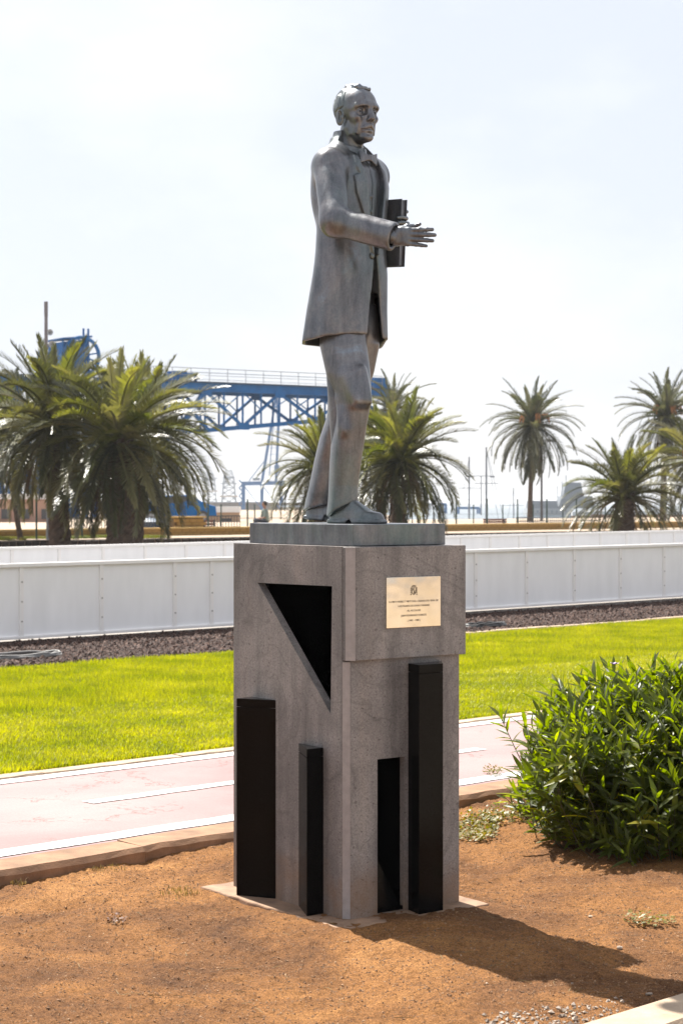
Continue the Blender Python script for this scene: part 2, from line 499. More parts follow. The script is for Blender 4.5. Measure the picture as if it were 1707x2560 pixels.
s3, t3 = visible_st(45000, 8.80, 14.56, 0, -750, -60)
s4, t4 = visible_st(45000, 8.80, 14.56, 0, 1767, 2350)
sa_ = np.concatenate([s1, s2, s3, s4]); ta_ = np.concatenate([t1, t2, t3, t4])
near_b = np.arange(len(sa_)) < len(s1)
edge = 8.80 + 0.05 * (fbm(sa_ * 1.2, sa_ * 0 + 3.0, 77, 3) + 0.25)
keep = (ta_ > edge) & ((ta_ < 14.52 + 0.06 * fbm(sa_ * 2.0, sa_ * 0, 78, 3)))
ga, gf = grass_mesh('grass', sa_[keep & near_b], ta_[keep & near_b], 0.040, 0.022, 0.05, 0.0030, raw=True)
gb_, gf2 = grass_mesh('grass', sa_[keep & ~near_b], ta_[keep & ~near_b], 0.040, 0.022, 0.05, 0.0042, simple_blade=True)
tag(link('grass', np_mesh('grass', np.concatenate([ga, gb_]), np.concatenate([gf, gf2 + len(ga)])), M_GRASS), 'short sunlit lawn between the cycle path and the mulch bed', 'grass', kind='stuff')

# volcanic gravel mulch
def lumps(name, s, t, z, r0, r1, mat, flat=0.75):
    n = len(s)
    x = UX * s - UY * t; y = UY * s + UX * t
    r = rng.uniform(r0, r1, n) * rng.choice([0.6, 0.8, 1.0, 1.0, 1.4], n)
    base = np.array([(1, 0, 0), (-1, 0, 0), (0, 1, 0), (0, -1, 0), (0, 0, 1), (0, 0, -1)], float)
    v = base[None] * rng.uniform(0.6, 1.2, (n, 6, 1))
    a = rng.uniform(0, 2 * np.pi, n); b_ = rng.uniform(-0.6, 0.6, n)
    ca, sa, cb, sb = np.cos(a), np.sin(a), np.cos(b_), np.sin(b_)
    X = v[..., 0] * cb[:, None] + v[..., 2] * sb[:, None]; Z = -v[..., 0] * sb[:, None] + v[..., 2] * cb[:, None]
    X, Y = X * ca[:, None] - v[..., 1] * sa[:, None], X * sa[:, None] + v[..., 1] * ca[:, None]
    P = np.stack([x[:, None] + X * r[:, None], y[:, None] + Y * r[:, None], (z if np.ndim(z) == 0 else z[:, None]) + Z * r[:, None] * flat + 0.3 * r[:, None]], -1).reshape(-1, 3)
    f0 = np.array([(0, 2, 4), (2, 1, 4), (1, 3, 4), (3, 0, 4), (2, 0, 5), (1, 2, 5), (3, 1, 5), (0, 3, 5)])
    f = (np.arange(n)[:, None, None] * 6 + f0[None]).reshape(-1, 3)
    return link(name, np_mesh(name, P, f), mat)
def patch_mat(name, cols, scale):
    m, nt, b = node_mat(name)
    n = noise_tex(nt, scale, 2, 0.6)
    r = ramp(nt, n.outputs['Fac'], [(0.3 + 0.42 * i / (len(cols) - 1), c) for i, c in enumerate(cols)])
    nt.links.new(r.outputs['Color'], b.inputs['Base Color']); b.inputs['Roughness'].default_value = 0.9
    return m
M_MULCH = patch_mat('volcanic_gravel', [(0.014, 0.008, 0.006), (0.036, 0.019, 0.014), (0.072, 0.037, 0.026), (0.16, 0.090, 0.062)], 30.0)
sm, tm = visible_st(36000, 14.62, 17.12, 200)
tag(lumps('gravel', sm, tm, 0.036, 0.018, 0.036, M_MULCH), 'dark reddish volcanic gravel along the foot of the white boards', 'gravel', kind='stuff')

# pebbles and crumbs on the soil
M_PEB = patch_mat('soil_crumb', [(0.085, 0.047, 0.026), (0.160, 0.086, 0.042), (0.27, 0.145, 0.068), (0.42, 0.28, 0.16)], 60.0)
sp_, tp_ = visible_st(42000, 3.48, 6.56, 20)
xs_ = UX * sp_ - UY * tp_; ys_ = UY * sp_ + UX * tp_
zz = hz[np.clip(((sp_ - S0) / D).astype(int), 0, ns - 1), np.clip(((tp_ - T0) / D).astype(int), 0, ntt - 1)]
pa_ = (xs_ - PN[0]) * PR[0] + (ys_ - PN[1]) * PR[1]; pb_ = (xs_ - PN[0]) * PL[0] + (ys_ - PN[1]) * PL[1]
ok = ~((pa_ > -0.12) & (pa_ < 0.69) & (pb_ > -0.12) & (pb_ < 0.91)) & (sp_ > S0) & (sp_ < S1)
tag(lumps('soil_crumbs', sp_[ok], tp_[ok], zz[ok] - 0.001, 0.0018, 0.0046, M_PEB), 'loose crumbs and grit scattered over the orange soil', 'gravel', kind='stuff')
# ------------------------------------------------------------------ white board walls
def board_wall(label, t, posts, zbot, ztop, zs, slope, narrow=()):
    """posts: sorted s positions; the boards between them are single panels"""
    base = st(posts[0], t, 0)
    w = thing('board_wall', label, 'wall', base)
    zf = lambda s: (s - zs) * slope
    u = (UX, UY, 0); nrm = (-UY, UX, 0)
    for a, b_ in zip(posts[:-1], posts[1:]):
        m = (a + b_) / 2; z = zf(m)
        mb = MB()
        L = b_ - a
        sk = math.atan(slope)
        mb.add([st(a + 0.004, t, zbot + zf(a)), st(b_ - 0.004, t, zbot + zf(b_)), st(b_ - 0.004, t, ztop + zf(b_)), st(a + 0.004, t, ztop + zf(a)),
                st(a + 0.004, t + 0.02, zbot + zf(a)), st(b_ - 0.004, t + 0.02, zbot + zf(b_)), st(b_ - 0.004, t + 0.02, ztop + zf(b_)), st(a + 0.004, t + 0.02, ztop + zf(a))],
               [(0, 1, 2, 3), (5, 4, 7, 6), (0, 4, 5, 1), (3, 2, 6, 7), (0, 3, 7, 4), (1, 5, 6, 2)])
        part('panel', mb, M_BOARD, w, base)
    for s in posts:
        z = zf(s)
        mb = MB().box(st(s, t - 0.009, (zbot + ztop) / 2 + z), 0.052, 0.024, ztop - zbot - 0.004, u, nrm)
        p = part('post', mb, M_BOARD_TRIM, w, base, bevel=0.003)
        if narrow:
            for q in (0.22, 0.5, 0.78):
                c = st(s, t - 0.022, zbot + (ztop - zbot) * q + z)
                part('screw', MB().tube([c, c - Vector(nrm) * 0.006], 0.008, 6), M_CONC, p, base)
    a, b_ = posts[0], posts[-1]
    n3 = Vector(nrm)
    for nm, zc, hh, dd in (('top_rail', ztop + 0.012, 0.045, 0.075), ('bottom_rail', zbot - 0.005, 0.034, 0.06)):
        mb = MB().beam(st(a, t + 0.004, zc + zf(a)), st(b_, t + 0.004, zc + zf(b_)), dd, hh)
        part(nm, mb, M_BOARD_TRIM, w, base, bevel=0.006)
    part('footing', MB().beam(st(a, t + 0.05, zbot / 2 - 0.06 + zf(a)), st(b_, t + 0.05, zbot / 2 - 0.06 + zf(b_)), 0.12, zbot + 0.04), M_CONC, w, base)
    return w
TF, TB = 17.1, 24.5
pf = [5.03, 6.09, 7.15, 8.21, 9.27, 10.33] + [s_of(x, TF) for x in (53, 253, 436, 528)]
sl, sr = pf[-1], s_of(1187, TF)
pf += [sl + (sr - sl) * i / 4 for i in (1, 2, 3)]
pf += [s_of(x, TF) for x in (1187, 1314, 1433, 1548, 1657)]
pf += [pf[-1] + 1.07 * (i + 1) for i in range(6)]
board_wall('nearer low wall of white boards along the gravel bed behind the lawn', TF, pf, 0.118, 0.895, s_of(853, TF), 0.0028, (1,))
pbk = [s_of(x, TB) for x in (-500, -360, -220, -90, 30, 148, 258, 363, 465, 561)]
sl, sr = pbk[-1], s_of(1151, TB)
pbk += [sl + (sr - sl) * i / 6 for i in range(1, 6)]
pbk += [s_of(x, TB) for x in (1151, 1224, 1297, 1367, 1433, 1499, 1564, 1622, 1683, 1742, 1800, 1856, 1912, 1966)]
board_wall('farther low wall of white boards showing above the nearer one', TB, pbk, 0.12, 0.885, s_of(853, TB), 0.0048)

# ------------------------------------------------------------------ terrace behind the boards, lava stone wall, yellow block wall
ZT = 0.52
structure('terrace', MB().add([st(20, 43.12, ZT), st(300, 43.12, ZT), st(300, 78, ZT), st(20, 78, ZT)], [(0, 1, 2, 3)]), M_PAVE)

def clip_poly(poly, a, b_):
    """keep the side of the bisector nearer to a"""
    mx, my = (a[0] + b_[0]) / 2, (a[1] + b_[1]) / 2; nx, ny = b_[0] - a[0], b_[1] - a[1]
    out = []
    for i in range(len(poly)):
        p, q = poly[i], poly[(i + 1) % len(poly)]
        dp = (p[0] - mx) * nx + (p[1] - my) * ny; dq = (q[0] - mx) * nx + (q[1] - my) * ny
        if dp <= 0: out.append(p)
        if (dp < 0 < dq) or (dq < 0 < dp):
            f = dp / (dp - dq); out.append((p[0] + (q[0] - p[0]) * f, p[1] + (q[1] - p[1]) * f))
    return out
sw0, sw1 = s_of(-60, 43), s_of(1760, 43)
lw = thing('lava_stone_wall', 'low dark lava rubble wall with pale joints below the yellow wall', 'wall', st(sw0, 43, 0))
part('wall_core', MB().box(st((sw0 + sw1) / 2, 43.2, 0.20), sw1 - sw0, 0.3, 0.62, (UX, UY, 0), (-UY, UX, 0)), M_LMORTAR, lw, lw.location)
seeds = []
nx_ = int((sw1 - sw0) / 0.25)
for i in range(nx_):
    for j in range(2):
        seeds.append((sw0 + (i + 0.5 + (j % 2) * 0.5 + random.uniform(-0.33, 0.33)) * 0.25, 0.16 + 0.25 * j + random.uniform(-0.07, 0.07)))
for i, c in enumerate(seeds):
    poly = [(c[0] - 0.4, 0.03), (c[0] + 0.4, 0.03), (c[0] + 0.4, 0.525), (c[0] - 0.4, 0.525)]
    for j in range(max(0, i - 8), min(len(seeds), i + 9)):
        if j != i: poly = clip_poly(poly, c, seeds[j])
        if len(poly) < 3: break
    if len(poly) < 3: continue
    g0 = (sum(p[0] for p in poly) / len(poly), sum(p[1] for p in poly) / len(poly))
    n = len(poly); k1, k2 = 0.88, 0.74; dpt = random.uniform(0.02, 0.05)
    vs = [st(g0[0] + (p[0] - g0[0]) * k1, 43.055, g0[1] + (p[1] - g0[1]) * k1) for p in poly] + [st(g0[0] + (p[0] - g0[0]) * k2, 43.05 - dpt, g0[1] + (p[1] - g0[1]) * k2) for p in poly]
    part('stone', MB().add(vs, [tuple(range(n, 2 * n))] + [(q, (q + 1) % n, n + (q + 1) % n, n + q) for q in range(n)]), M_LAVA, lw, lw.location)

TY = 46.0
sy0, sy1 = s_of(-40, TY), s_of(1760, TY)
yw = thing('block_wall', 'low yellow block wall with flat coping along the terrace edge', 'wall', st(sy0, TY, ZT))
part('wall_core', MB().box(st((sy0 + sy1) / 2, TY + 0.12, ZT + 0.10), sy1 - sy0, 0.2, 0.21, (UX, UY, 0), (-UY, UX, 0)), M_YMORTAR, yw, yw.location)
brick = MB().box((0, 0, 0), 0.288, 0.05, 0.095).mesh('brick')
RZ = math.atan2(UY, UX)
def place_brick(parent, s, t, z, me=brick):
    o = link('brick', me, M_YELLOW, parent)
    o.location = st(s, t + random.uniform(-0.004, 0.004), z) - parent.location
    o.rotation_euler = (0, 0, RZ)
BL = 0.30
nb = int((sy1 - sy0) / BL)
for c in range(2):
    for i in range(nb):
        place_brick(yw, sy0 + (i + 0.5 + 0.5 * c) * BL, TY, ZT + 0.052 + 0.105 * c)
ncap = int((sy1 - sy0) / 0.6)
cap = MB().box((0, 0, 0), 0.594, 0.30, 0.05).mesh('coping_stone')
M_COPE = simple('yellow_coping', (0.46, 0.31, 0.11), 0.8, var=0.12, scale=3)
for i in range(ncap):
    o = link('coping_stone', cap, M_COPE, yw); o.location = st(sy0 + (i + 0.5) * 0.6, TY + 0.09, ZT + 0.236) - yw.location; o.rotation_euler = (0, 0, RZ)
# a taller pier of the same blocks
p0, p1 = s_of(441, TY + 0.3), s_of(515, TY + 0.3)
pier = thing('block_pier', 'taller yellow block pier rising behind the low yellow wall', 'pier', st((p0 + p1) / 2, TY + 0.45, ZT))
part('pier_core', MB().box(st((p0 + p1) / 2, TY + 0.62, ZT + 0.28), p1 - p0 - 0.05, 0.42, 0.56, (UX, UY, 0), (-UY, UX, 0)), M_YMORTAR, pier, pier.location)
for c in range(5):
    k = 0
    s = p0 + 0.15
    while s < p1:
        place_brick(pier, s + (0.1 if c % 2 else 0), TY + 0.40, ZT + 0.055 + 0.105 * c); s += BL
part('pier_cap', MB().box(st((p0 + p1) / 2, TY + 0.62, ZT + 0.585), p1 - p0 + 0.1, 0.55, 0.05, (UX, UY, 0), (-UY, UX, 0)), M_COPE, pier, pier.location)

# grassy verge in front of the yellow wall
sv = rng.uniform(s_of(-40, 44.5), s_of(400, 44.5), 16000); tv = rng.uniform(43.3, 45.9, 16000)
kv = fbm(sv * 0.8, tv * 0.8, 120, 3) > -0.12
M_VERGE = leafy('verge_grass', [(0.05, 0.075, 0.01), (0.11, 0.12, 0.02), (0.20, 0.17, 0.06)], 0.6, 0.3, scale=0.8, rand=0)
tag(link('grass', grass_mesh('grass', sv[kv], tv[kv], ZT, 0.04, 0.09, 0.008), M_VERGE), 'thin green verge between lava stone wall and yellow wall', 'grass', kind='stuff')

# ------------------------------------------------------------------ fences
def post_fence(label, t, pxs, ytop, rad=0.03, zb=ZT, mat=M_GREENMET):
    P = [at_t(x, t, zb) for x in pxs]
    f = thing('wire_fence', label, 'fence', P[0])
    tops = []
    for x, p in zip(pxs, P):
        zt = EYE + (HZ - ytop) / FPX * p.y
        part('post', MB().tube([p, Vector((p.x, p.y, zt))], rad, 8), mat, f, P[0]); tops.append(Vector((p.x, p.y, zt)))
    for q in (0.1, 0.5, 0.97):
        part('wire', MB().tube([p.lerp(tp, q) for p, tp in zip(P, tops)], 0.003, 4), mat, f, P[0])
    return f
post_fence('dark green fence posts in front of the yellow wall below the two big palms', 44.4, (92, 206, 421), 1247, 0.028)
post_fence('row of tall dark green fence posts behind the yellow wall left of the statue', 47.6, (521, 619), 1247, 0.028)
post_fence('row of tall dark green fence posts behind the yellow wall right of the statue', 47.6, (1059, 1140, 1217, 1293, 1366, 1440, 1512), 1247, 0.03)
post_fence('row of shorter green fence posts farther back at the quay edge', 62.0, (553, 637, 1030, 1107, 1183, 1256, 1332, 1406), 1261, 0.03)

def railing(label, t, px0, px1, ytop, step, zb=ZT):
    a, b_ = at_t(px0, t, zb), at_t(px1, t, zb)
    zt = EYE + (HZ - ytop) / FPX * (a.y + b_.y) / 2
    f = thing('railing', label, 'railing', a)
    n = int((b_ - a).length / step)
    bar = MB().box((0, 0, (zt - zb) / 2), 0.022, 0.022, zt - zb - 0.02).mesh('bar')
    for i in range(n + 1):
        o = link('bar', bar, M_DARKMET, f); o.location = (b_ - a) * i / n
    for z in (zt, zb + 0.12):
        part('rail', MB().beam(Vector((a.x, a.y, z)), Vector((b_.x, b_.y, z)), 0.04), M_DARKMET, f, a)
railing('dark upright bar railing behind the yellow wall beneath the palms', 54.0, 180, 420, 1293, 0.13)
railing('dark upright bar railing in front of the beige harbour kiosk', 54.0, 515, 600, 1290, 0.13)
railing('low dark railing far behind the yellow wall below the tall single palm', 60.0, 1290, 1500, 1293, 0.16)

def bench(label, px0, px1, t, ytop):
    a, b_ = at_t(px0, t, ZT), at_t(px1, t, ZT)
    L = (b_ - a).length
    bz = thing('park_bench', label, 'bench', (a + b_) / 2, math.atan2((b_ - a).y, (b_ - a).x))
    H = EYE + (HZ - ytop) / FPX * a.y - ZT
    for z in (H - 0.045, H - 0.15, H - 0.255):
        part('back_slat', MB().box((0, 0.24 + z * 0.08, z), L, 0.03, 0.085), M_WOOD_RED, bz, bevel=0.006)
    for y in (-0.17, -0.06, 0.05, 0.16):
        part('seat_slat', MB().box((0, y, H - 0.38), L, 0.09, 0.03), M_WOOD_RED, bz, bevel=0.006)
    for x in (-L * 0.38, L * 0.38):
        mb = MB().beam((x, 0.2, 0), (x, 0.27, H), 0.05).beam((x, -0.2, 0), (x, -0.2, H - 0.4), 0.05).beam((x, -0.2, H - 0.41), (x, 0.25, H - 0.41), 0.05)
        part('leg', mb, M_DARKMET, bz)
bench('red brown slatted bench behind the yellow wall beside the tall single palm', 1218, 1276, 57.0, 1297)
bench('dark slatted bench behind the yellow wall near the beige kiosk', 518, 551, 50.0, 1300)
# ------------------------------------------------------------------ pedestal
def make_stone():
    m, nt, b = node_mat('grey_brown_trachyte')
    n1 = noise_tex(nt, 2.2, 5, 0.6, dist=0.7)
    n2 = noise_tex(nt, 150.0, 4, 0.65)
    r1 = ramp(nt, n1.outputs['Fac'], [(0.28, (0.128, 0.118, 0.116)), (0.5, (0.200, 0.184, 0.178)), (0.72, (0.275, 0.254, 0.240))])
    r2 = ramp(nt, n2.outputs['Fac'], [(0.30, 0.55), (0.5, 1.0), (0.72, 1.38)])
    c = mixc(nt, 0.85, r1.outputs['Color'], r2.outputs['Color'], 'MULTIPLY')
    # dark specks, pits with their shade put into the colour, some pale specks, of uneven size
    prev = None
    for sc, lim, col, sd in ((46.0, 0.140, (0.075, 0.063, 0.060), 0.0), (80.0, 0.12, (0.33, 0.30, 0.27), 3.0), (15.0, 0.085, (0.075, 0.062, 0.058), 7.0)):
        tc = nt.nodes.new('ShaderNodeTexCoord'); mp = nt.nodes.new('ShaderNodeMapping'); mp.inputs['Location'].default_value = (sd, sd, sd); mp.inputs['Scale'].default_value = (1, 1, 1.5)
        nd = noise_tex(nt, sc * 0.8, 3)
        ad = nt.nodes.new('ShaderNodeVectorMath'); scl = nt.nodes.new('ShaderNodeVectorMath'); scl.operation = 'SCALE'; scl.inputs['Scale'].default_value = 0.9 / sc
        v = nt.nodes.new('ShaderNodeTexVoronoi'); v.inputs['Scale'].default_value = sc
        nt.links.new(nd.outputs['Color'], scl.inputs[0]); nt.links.new(tc.outputs['Object'], mp.inputs['Vector'])
        nt.links.new(mp.outputs['Vector'], ad.inputs[0]); nt.links.new(scl.outputs[0], ad.inputs[1]); nt.links.new(ad.outputs[0], v.inputs['Vector'])
        nr = nt.nodes.new('ShaderNodeSeparateColor'); nt.links.new(v.outputs['Color'], nr.inputs[0])
        rs = nt.nodes.new('ShaderNodeMath'); rs.operation = 'MULTIPLY'; rs.inputs[1].default_value = lim * 2.2
        nt.links.new(nr.outputs[0], rs.inputs[0])
        df = nt.nodes.new('ShaderNodeMath'); df.operation = 'SUBTRACT'
        nt.links.new(rs.outputs[0], df.inputs[0]); nt.links.new(v.outputs['Distance'], df.inputs[1])
        k = ramp(nt, df.outputs[0], [(0.02, 0.0), (0.10, 0.65)])
        c = mixc(nt, k.outputs['Color'], c, col)
        if prev is None: prev = k
    # rain streaks and grime: soft vertical stains
    n4 = noise_tex(nt, 3.0, 5, 0.6, stretch=(3.0, 3.0, 0.32))
    r4 = ramp(nt, n4.outputs['Fac'], [(0.33, (0.45, 0.44, 0.45)), (0.52, (1, 1, 1)), (0.75, (1.18, 1.12, 1.05))])
    c = mixc(nt, 0.8, c, r4.outputs['Color'], 'MULTIPLY')
    # a few dark winding veins
    n6 = noise_tex(nt, 1.9, 3, 0.5, dist=1.6)
    k6 = ramp(nt, n6.outputs['Fac'], [(0.480, 0.0), (0.5, 0.30), (0.520, 0.0)])
    c = mixc(nt, k6.outputs['Color'], c, (0.055, 0.048, 0.046))
    # splashed soil low down
    tz = nt.nodes.new('ShaderNodeTexCoord'); sz = nt.nodes.new('ShaderNodeSeparateXYZ'); nt.links.new(tz.outputs['Object'], sz.inputs[0])
    n5 = noise_tex(nt, 6.5, 5, 0.65)
    sp_ = nt.nodes.new('ShaderNodeMath'); sp_.operation = 'MULTIPLY_ADD'; sp_.inputs[1].default_value = 0.75; nt.links.new(n5.outputs['Fac'], sp_.inputs[0])
    ng = nt.nodes.new('ShaderNodeMath'); ng.operation = 'MULTIPLY'; ng.inputs[1].default_value = -1.25; nt.links.new(sz.outputs['Z'], ng.inputs[0]); nt.links.new(ng.outputs[0], sp_.inputs[2])
    k5 = ramp(nt, sp_.outputs[0], [(0.10, 0.0), (0.42, 0.70)])
    c = mixc(nt, k5.outputs['Color'], c, (0.200, 0.112, 0.058))
    nt.links.new(c, b.inputs['Base Color'])
    rr = ramp(nt, n4.outputs['Fac'], [(0.3, 0.5), (0.7, 0.75)])
    nt.links.new(rr.outputs['Color'], b.inputs['Roughness'])
    p = bump(nt, b, n2.outputs['Fac'], 0.35, 0.004)
    inv = nt.nodes.new('ShaderNodeMath'); inv.operation = 'MULTIPLY'; inv.inputs[1].default_value = -1.0
    nt.links.new(prev.outputs['Color'], inv.inputs[0])
    bump(nt, b, inv.outputs[0], 0.5, 0.004, p)
    return m
M_STONE = make_stone()
def make_granite():
    m, nt, b = node_mat('polished_black_granite')
    n = noise_tex(nt, 400.0, 2, 0.5)
    r = ramp(nt, n.outputs['Fac'], [(0.35, (0.002, 0.002, 0.0022)), (0.64, (0.005, 0.005, 0.005)), (0.76, (0.025, 0.024, 0.023))])
    nt.links.new(r.outputs['Color'], b.inputs['Base Color'])
    n2 = noise_tex(nt, 7.0, 4, 0.6)
    rr = ramp(nt, n2.outputs['Fac'], [(0.3, 0.08), (0.7, 0.16)])
    nt.links.new(rr.outputs['Color'], b.inputs['Roughness'])
    b.inputs['Specular IOR Level'].default_value = 0.09
    return m
M_GRANITE = make_granite()
M_FOOT = simple('footing_concrete', (0.25, 0.155, 0.098), 0.9, var=0.42, scale=8, bumps=0.6, bscale=110)

def PF(a, b_, z=0.0):
    return Vector((PN[0] + PR[0] * a + PL[0] * b_, PN[1] + PR[1] * a + PL[1] * b_, z))
HP, ZU = 1.42, 0.986
pbase = PF(0.288, 0.4, 0)
ped = thing('pedestal', 'tall grey brown stone pedestal with black triangular insets and brass plaque', 'pedestal', pbase)

def holed_wall(mb, outer, hole, f0, f1):
    """vertical slab: outer and hole are polygons in (u, z); f0/f1 map (u, z) to the outer and inner surface points"""
    bm = bmesh.new()
    vo = [bm.verts.new((p[0], p[1], 0)) for p in outer]; vh = [bm.verts.new((p[0], p[1], 0)) for p in hole]
    es = [bm.edges.new((vo[i], vo[(i + 1) % len(vo)])) for i in range(len(vo))] + [bm.edges.new((vh[i], vh[(i + 1) % len(vh)])) for i in range(len(vh))]
    bmesh.ops.triangle_fill(bm, edges=es, use_beauty=True)
    def inside(c):
        r = False; n = len(hole); j = n - 1
        for i in range(n):
            if (hole[i][1] > c.y) != (hole[j][1] > c.y) and c.x < (hole[j][0] - hole[i][0]) * (c.y - hole[i][1]) / (hole[j][1] - hole[i][1]) + hole[i][0]: r = not r
            j = i
        return r
    bm.verts.index_update()
    tris = [[v.index for v in f.verts] for f in bm.faces if not inside(f.calc_center_median())]
    co = [(v.co.x, v.co.y) for v in bm.verts]; bm.free()
    n = len(co)
    mb.add([f0(*c) for c in co] + [f1(*c) for c in co], tris + [tuple(n + i for i in reversed(t)) for t in tris])
    for poly in (outer, hole):
        m = len(poly)
        mb.add([f0(*p) for p in poly] + [f1(*p) for p in poly], [(i, (i + 1) % m, m + (i + 1) % m, m + i) for i in range(m)])
    return mb
TH = 0.034
# slab facing the lawn side (with the triangular opening): a runs inwards from 0
tri_hole = [(0.6227, 1.262), (0.1104, 1.267), (0.119, 0.776)]
mb = holed_wall(MB(), [(0.045, 0), (0.80, 0), (0.80, HP), (0.045, HP)], tri_hole, lambda u, z: PF(0.0, u, z), lambda u, z: PF(TH, u, z))
part('side_slab', mb, M_STONE, ped, pbase)
# lower front slab with the upright opening
rect_hole = [(0.1516, 0.004), (0.285, 0.004), (0.285, 0.60), (0.1516, 0.60)]
mb = holed_wall(MB(), [(0.022, 0), (0.56, 0), (0.56, ZU), (0.022, ZU)], rect_hole, lambda u, z: PF(u, 0.022, z), lambda u, z: PF(u, 0.022 + 0.030, z))
part('front_slab', mb, M_STONE, ped, pbase)
# the bevelled corner strip of both slabs
part('corner_strip', MB().prism([PF(0.001, 0.044)[:2], PF(0.0225, 0.0235)[:2], PF(0.03, 0.05)[:2]], 0.001, ZU - 0.004), M_STONE, ped, pbase)
M_STONE_L = simple('pale_corner_trachyte', (0.275, 0.250, 0.245), 0.55, var=0.14, scale=30, bumps=0.25, bscale=150)  # paler tone for the thin strips laid over the bevelled corner
part('pale_corner_strip', MB().prism([PF(0.0002, 0.0435)[:2], PF(0.0218, 0.0228)[:2], PF(0.024, 0.030)[:2], PF(0.006, 0.046)[:2]], 0.003, ZU - 0.006), M_STONE_L, ped, pbase)
part('pale_corner_strip', MB().prism([PF(-0.0006, 0.0232)[:2], PF(0.0275, -0.0018)[:2], PF(0.034, 0.004)[:2], PF(0.006, 0.030)[:2]], ZU + 0.001, HP - 0.002), M_STONE_L, ped, pbase)
# head block, set proud of the front, with its bevelled corner
ch = 0.024
head = [PF(0.001, 0.044), PF(0.001, ch), PF(ch + 0.004, -0.001), PF(0.576, -0.001), PF(0.576, 0.095), PF(0.036, 0.095), PF(0.036, 0.044)]
part('head_block', MB().prism([p[:2] for p in head], ZU, HP - 0.001), M_STONE, ped, pbase, bevel=0.003)
part('rear_slab', MB().prism([p[:2] for p in (PF(TH + .001, 0.70), PF(0.5599, 0.70), PF(0.5599, 0.799), PF(TH + .001, 0.799))], 0.0, HP - 0.002), M_STONE, ped, pbase)
part('far_slab', MB().prism([p[:2] for p in (PF(0.46, 0.115), PF(0.561, 0.115), PF(0.561, 0.6985), PF(0.46, 0.6985))], 0.0, HP - 0.0015), M_STONE, ped, pbase)
part('top_slab', MB().prism([p[:2] for p in (PF(TH + .001, 0.112), PF(0.459, 0.112), PF(0.459, 0.6985), PF(TH + .001, 0.6985))], HP - 0.10, HP - 0.0025), M_STONE, ped, pbase)
# black granite lining seen through the openings
lin = MB()
for q in ([PF(TH + .003, 0.098), PF(TH + .003, 0.1085), PF(0.45, 0.1085), PF(0.45, 0.098)], [PF(0.40, 0.145), PF(0.45, 0.145), PF(0.45, 0.69), PF(0.40, 0.69)], [PF(TH + .003, 0.66), PF(TH + .003, 0.695), PF(0.40, 0.695), PF(0.40, 0.66)]):
    lin.prism([p[:2] for p in q], 0.62, HP - 0.105)
part('black_lining', lin, M_GRANITE, ped, pbase)
lin = MB()
lin.prism([p[:2] for p in (PF(TH + .003, 0.34), PF(0.45, 0.34), PF(0.45, 0.37), PF(TH + .003, 0.37))], 0.0, 0.615)
lin.prism([p[:2] for p in (PF(TH + .003, 0.056), PF(TH + .02, 0.056), PF(TH + .02, 0.338), PF(TH + .003, 0.338))], 0.0, 0.615)
lin.prism([p[:2] for p in (PF(0.288, 0.054), PF(0.32, 0.054), PF(0.32, 0.338), PF(0.288, 0.338))], 0.0, 0.615)
part('black_lining', lin, M_GRANITE, ped, pbase)
# sloped black plate lying in the upright opening
q = [PF(0.1535, 0.036, 0.02), PF(0.275, 0.036, 0.02), PF(0.1535, 0.056, 0.245)]
q2 = [PF(0.1535, 0.068, 0.02), PF(0.275, 0.068, 0.02), PF(0.1535, 0.0695, 0.245)]
part('black_wedge_plate', MB().add(q + q2, [(0, 1, 2), (5, 4, 3), (0, 3, 4, 1), (1, 4, 5, 2), (2, 5, 3, 0)]), M_GRANITE, ped, pbase)
part('black_sill', MB().prism([p[:2] for p in (PF(0.1535, 0.033), PF(0.2835, 0.033), PF(0.2835, 0.055), PF(0.1535, 0.055))], 0.005, 0.019), M_GRANITE, ped, pbase)

def pillar(label, plan, z1, capped=True):
    pl = [PF(*p)[:2] for p in plan]
    o = part('granite_pillar', MB().prism(pl, 0.002, z1 - (0.034 if capped else 0)), M_GRANITE, ped, pbase, bevel=0.0015)
    o['label'] = label
    if capped:
        c = link('cap_stone', MB().prism(pl, z1 - 0.0325, z1).mesh('cap_stone', pbase), M_GRANITE, o)
        m = c.modifiers.new('bevel', 'BEVEL'); m.width = 0.002; m.segments = 2
    return o
pillar('tall black granite triangular pillar on the side facing the lawn', [(-0.001, 0.4904), (-0.0903, 0.6414), (-0.001, 0.664)], 0.797)
pillar('short black granite triangular pillar near the pedestal corner', [(-0.001, 0.165), (-0.0815, 0.162), (-0.001, 0.3315)], 0.642)
# short pillar: the leaning facet that makes its left side fold
tw = [PF(-0.0025, 0.333, 0.62), PF(-0.0835, 0.1625, 0.60), PF(-0.0835, 0.1625, 0.002), PF(-0.03, 0.335, 0.002), PF(-0.0025, 0.345, 0.002)]
pillar('tallest black granite pillar below the plaque', [(0.301, 0.021), (0.2835, -0.0685), (0.405, -0.066), (0.470, 0.021)], 0.962)

# footing slab, half buried
rag = []
cor = [(-0.10, -0.095), (0.630, -0.085), (0.640, 0.885), (-0.115, 0.875)]
for i in range(4):
    a, b_ = cor[i], cor[(i + 1) % 4]
    for k in range(14):
        f = k / 14
        rag.append((a[0] + (b_[0] - a[0]) * f + random.uniform(-.006, .006), a[1] + (b_[1] - a[1]) * f + random.uniform(-.006, .006)))
part('footing', MB().prism([PF(*p)[:2] for p in rag], -0.12, 0.0012), M_FOOT, ped, pbase, bevel=0.006)

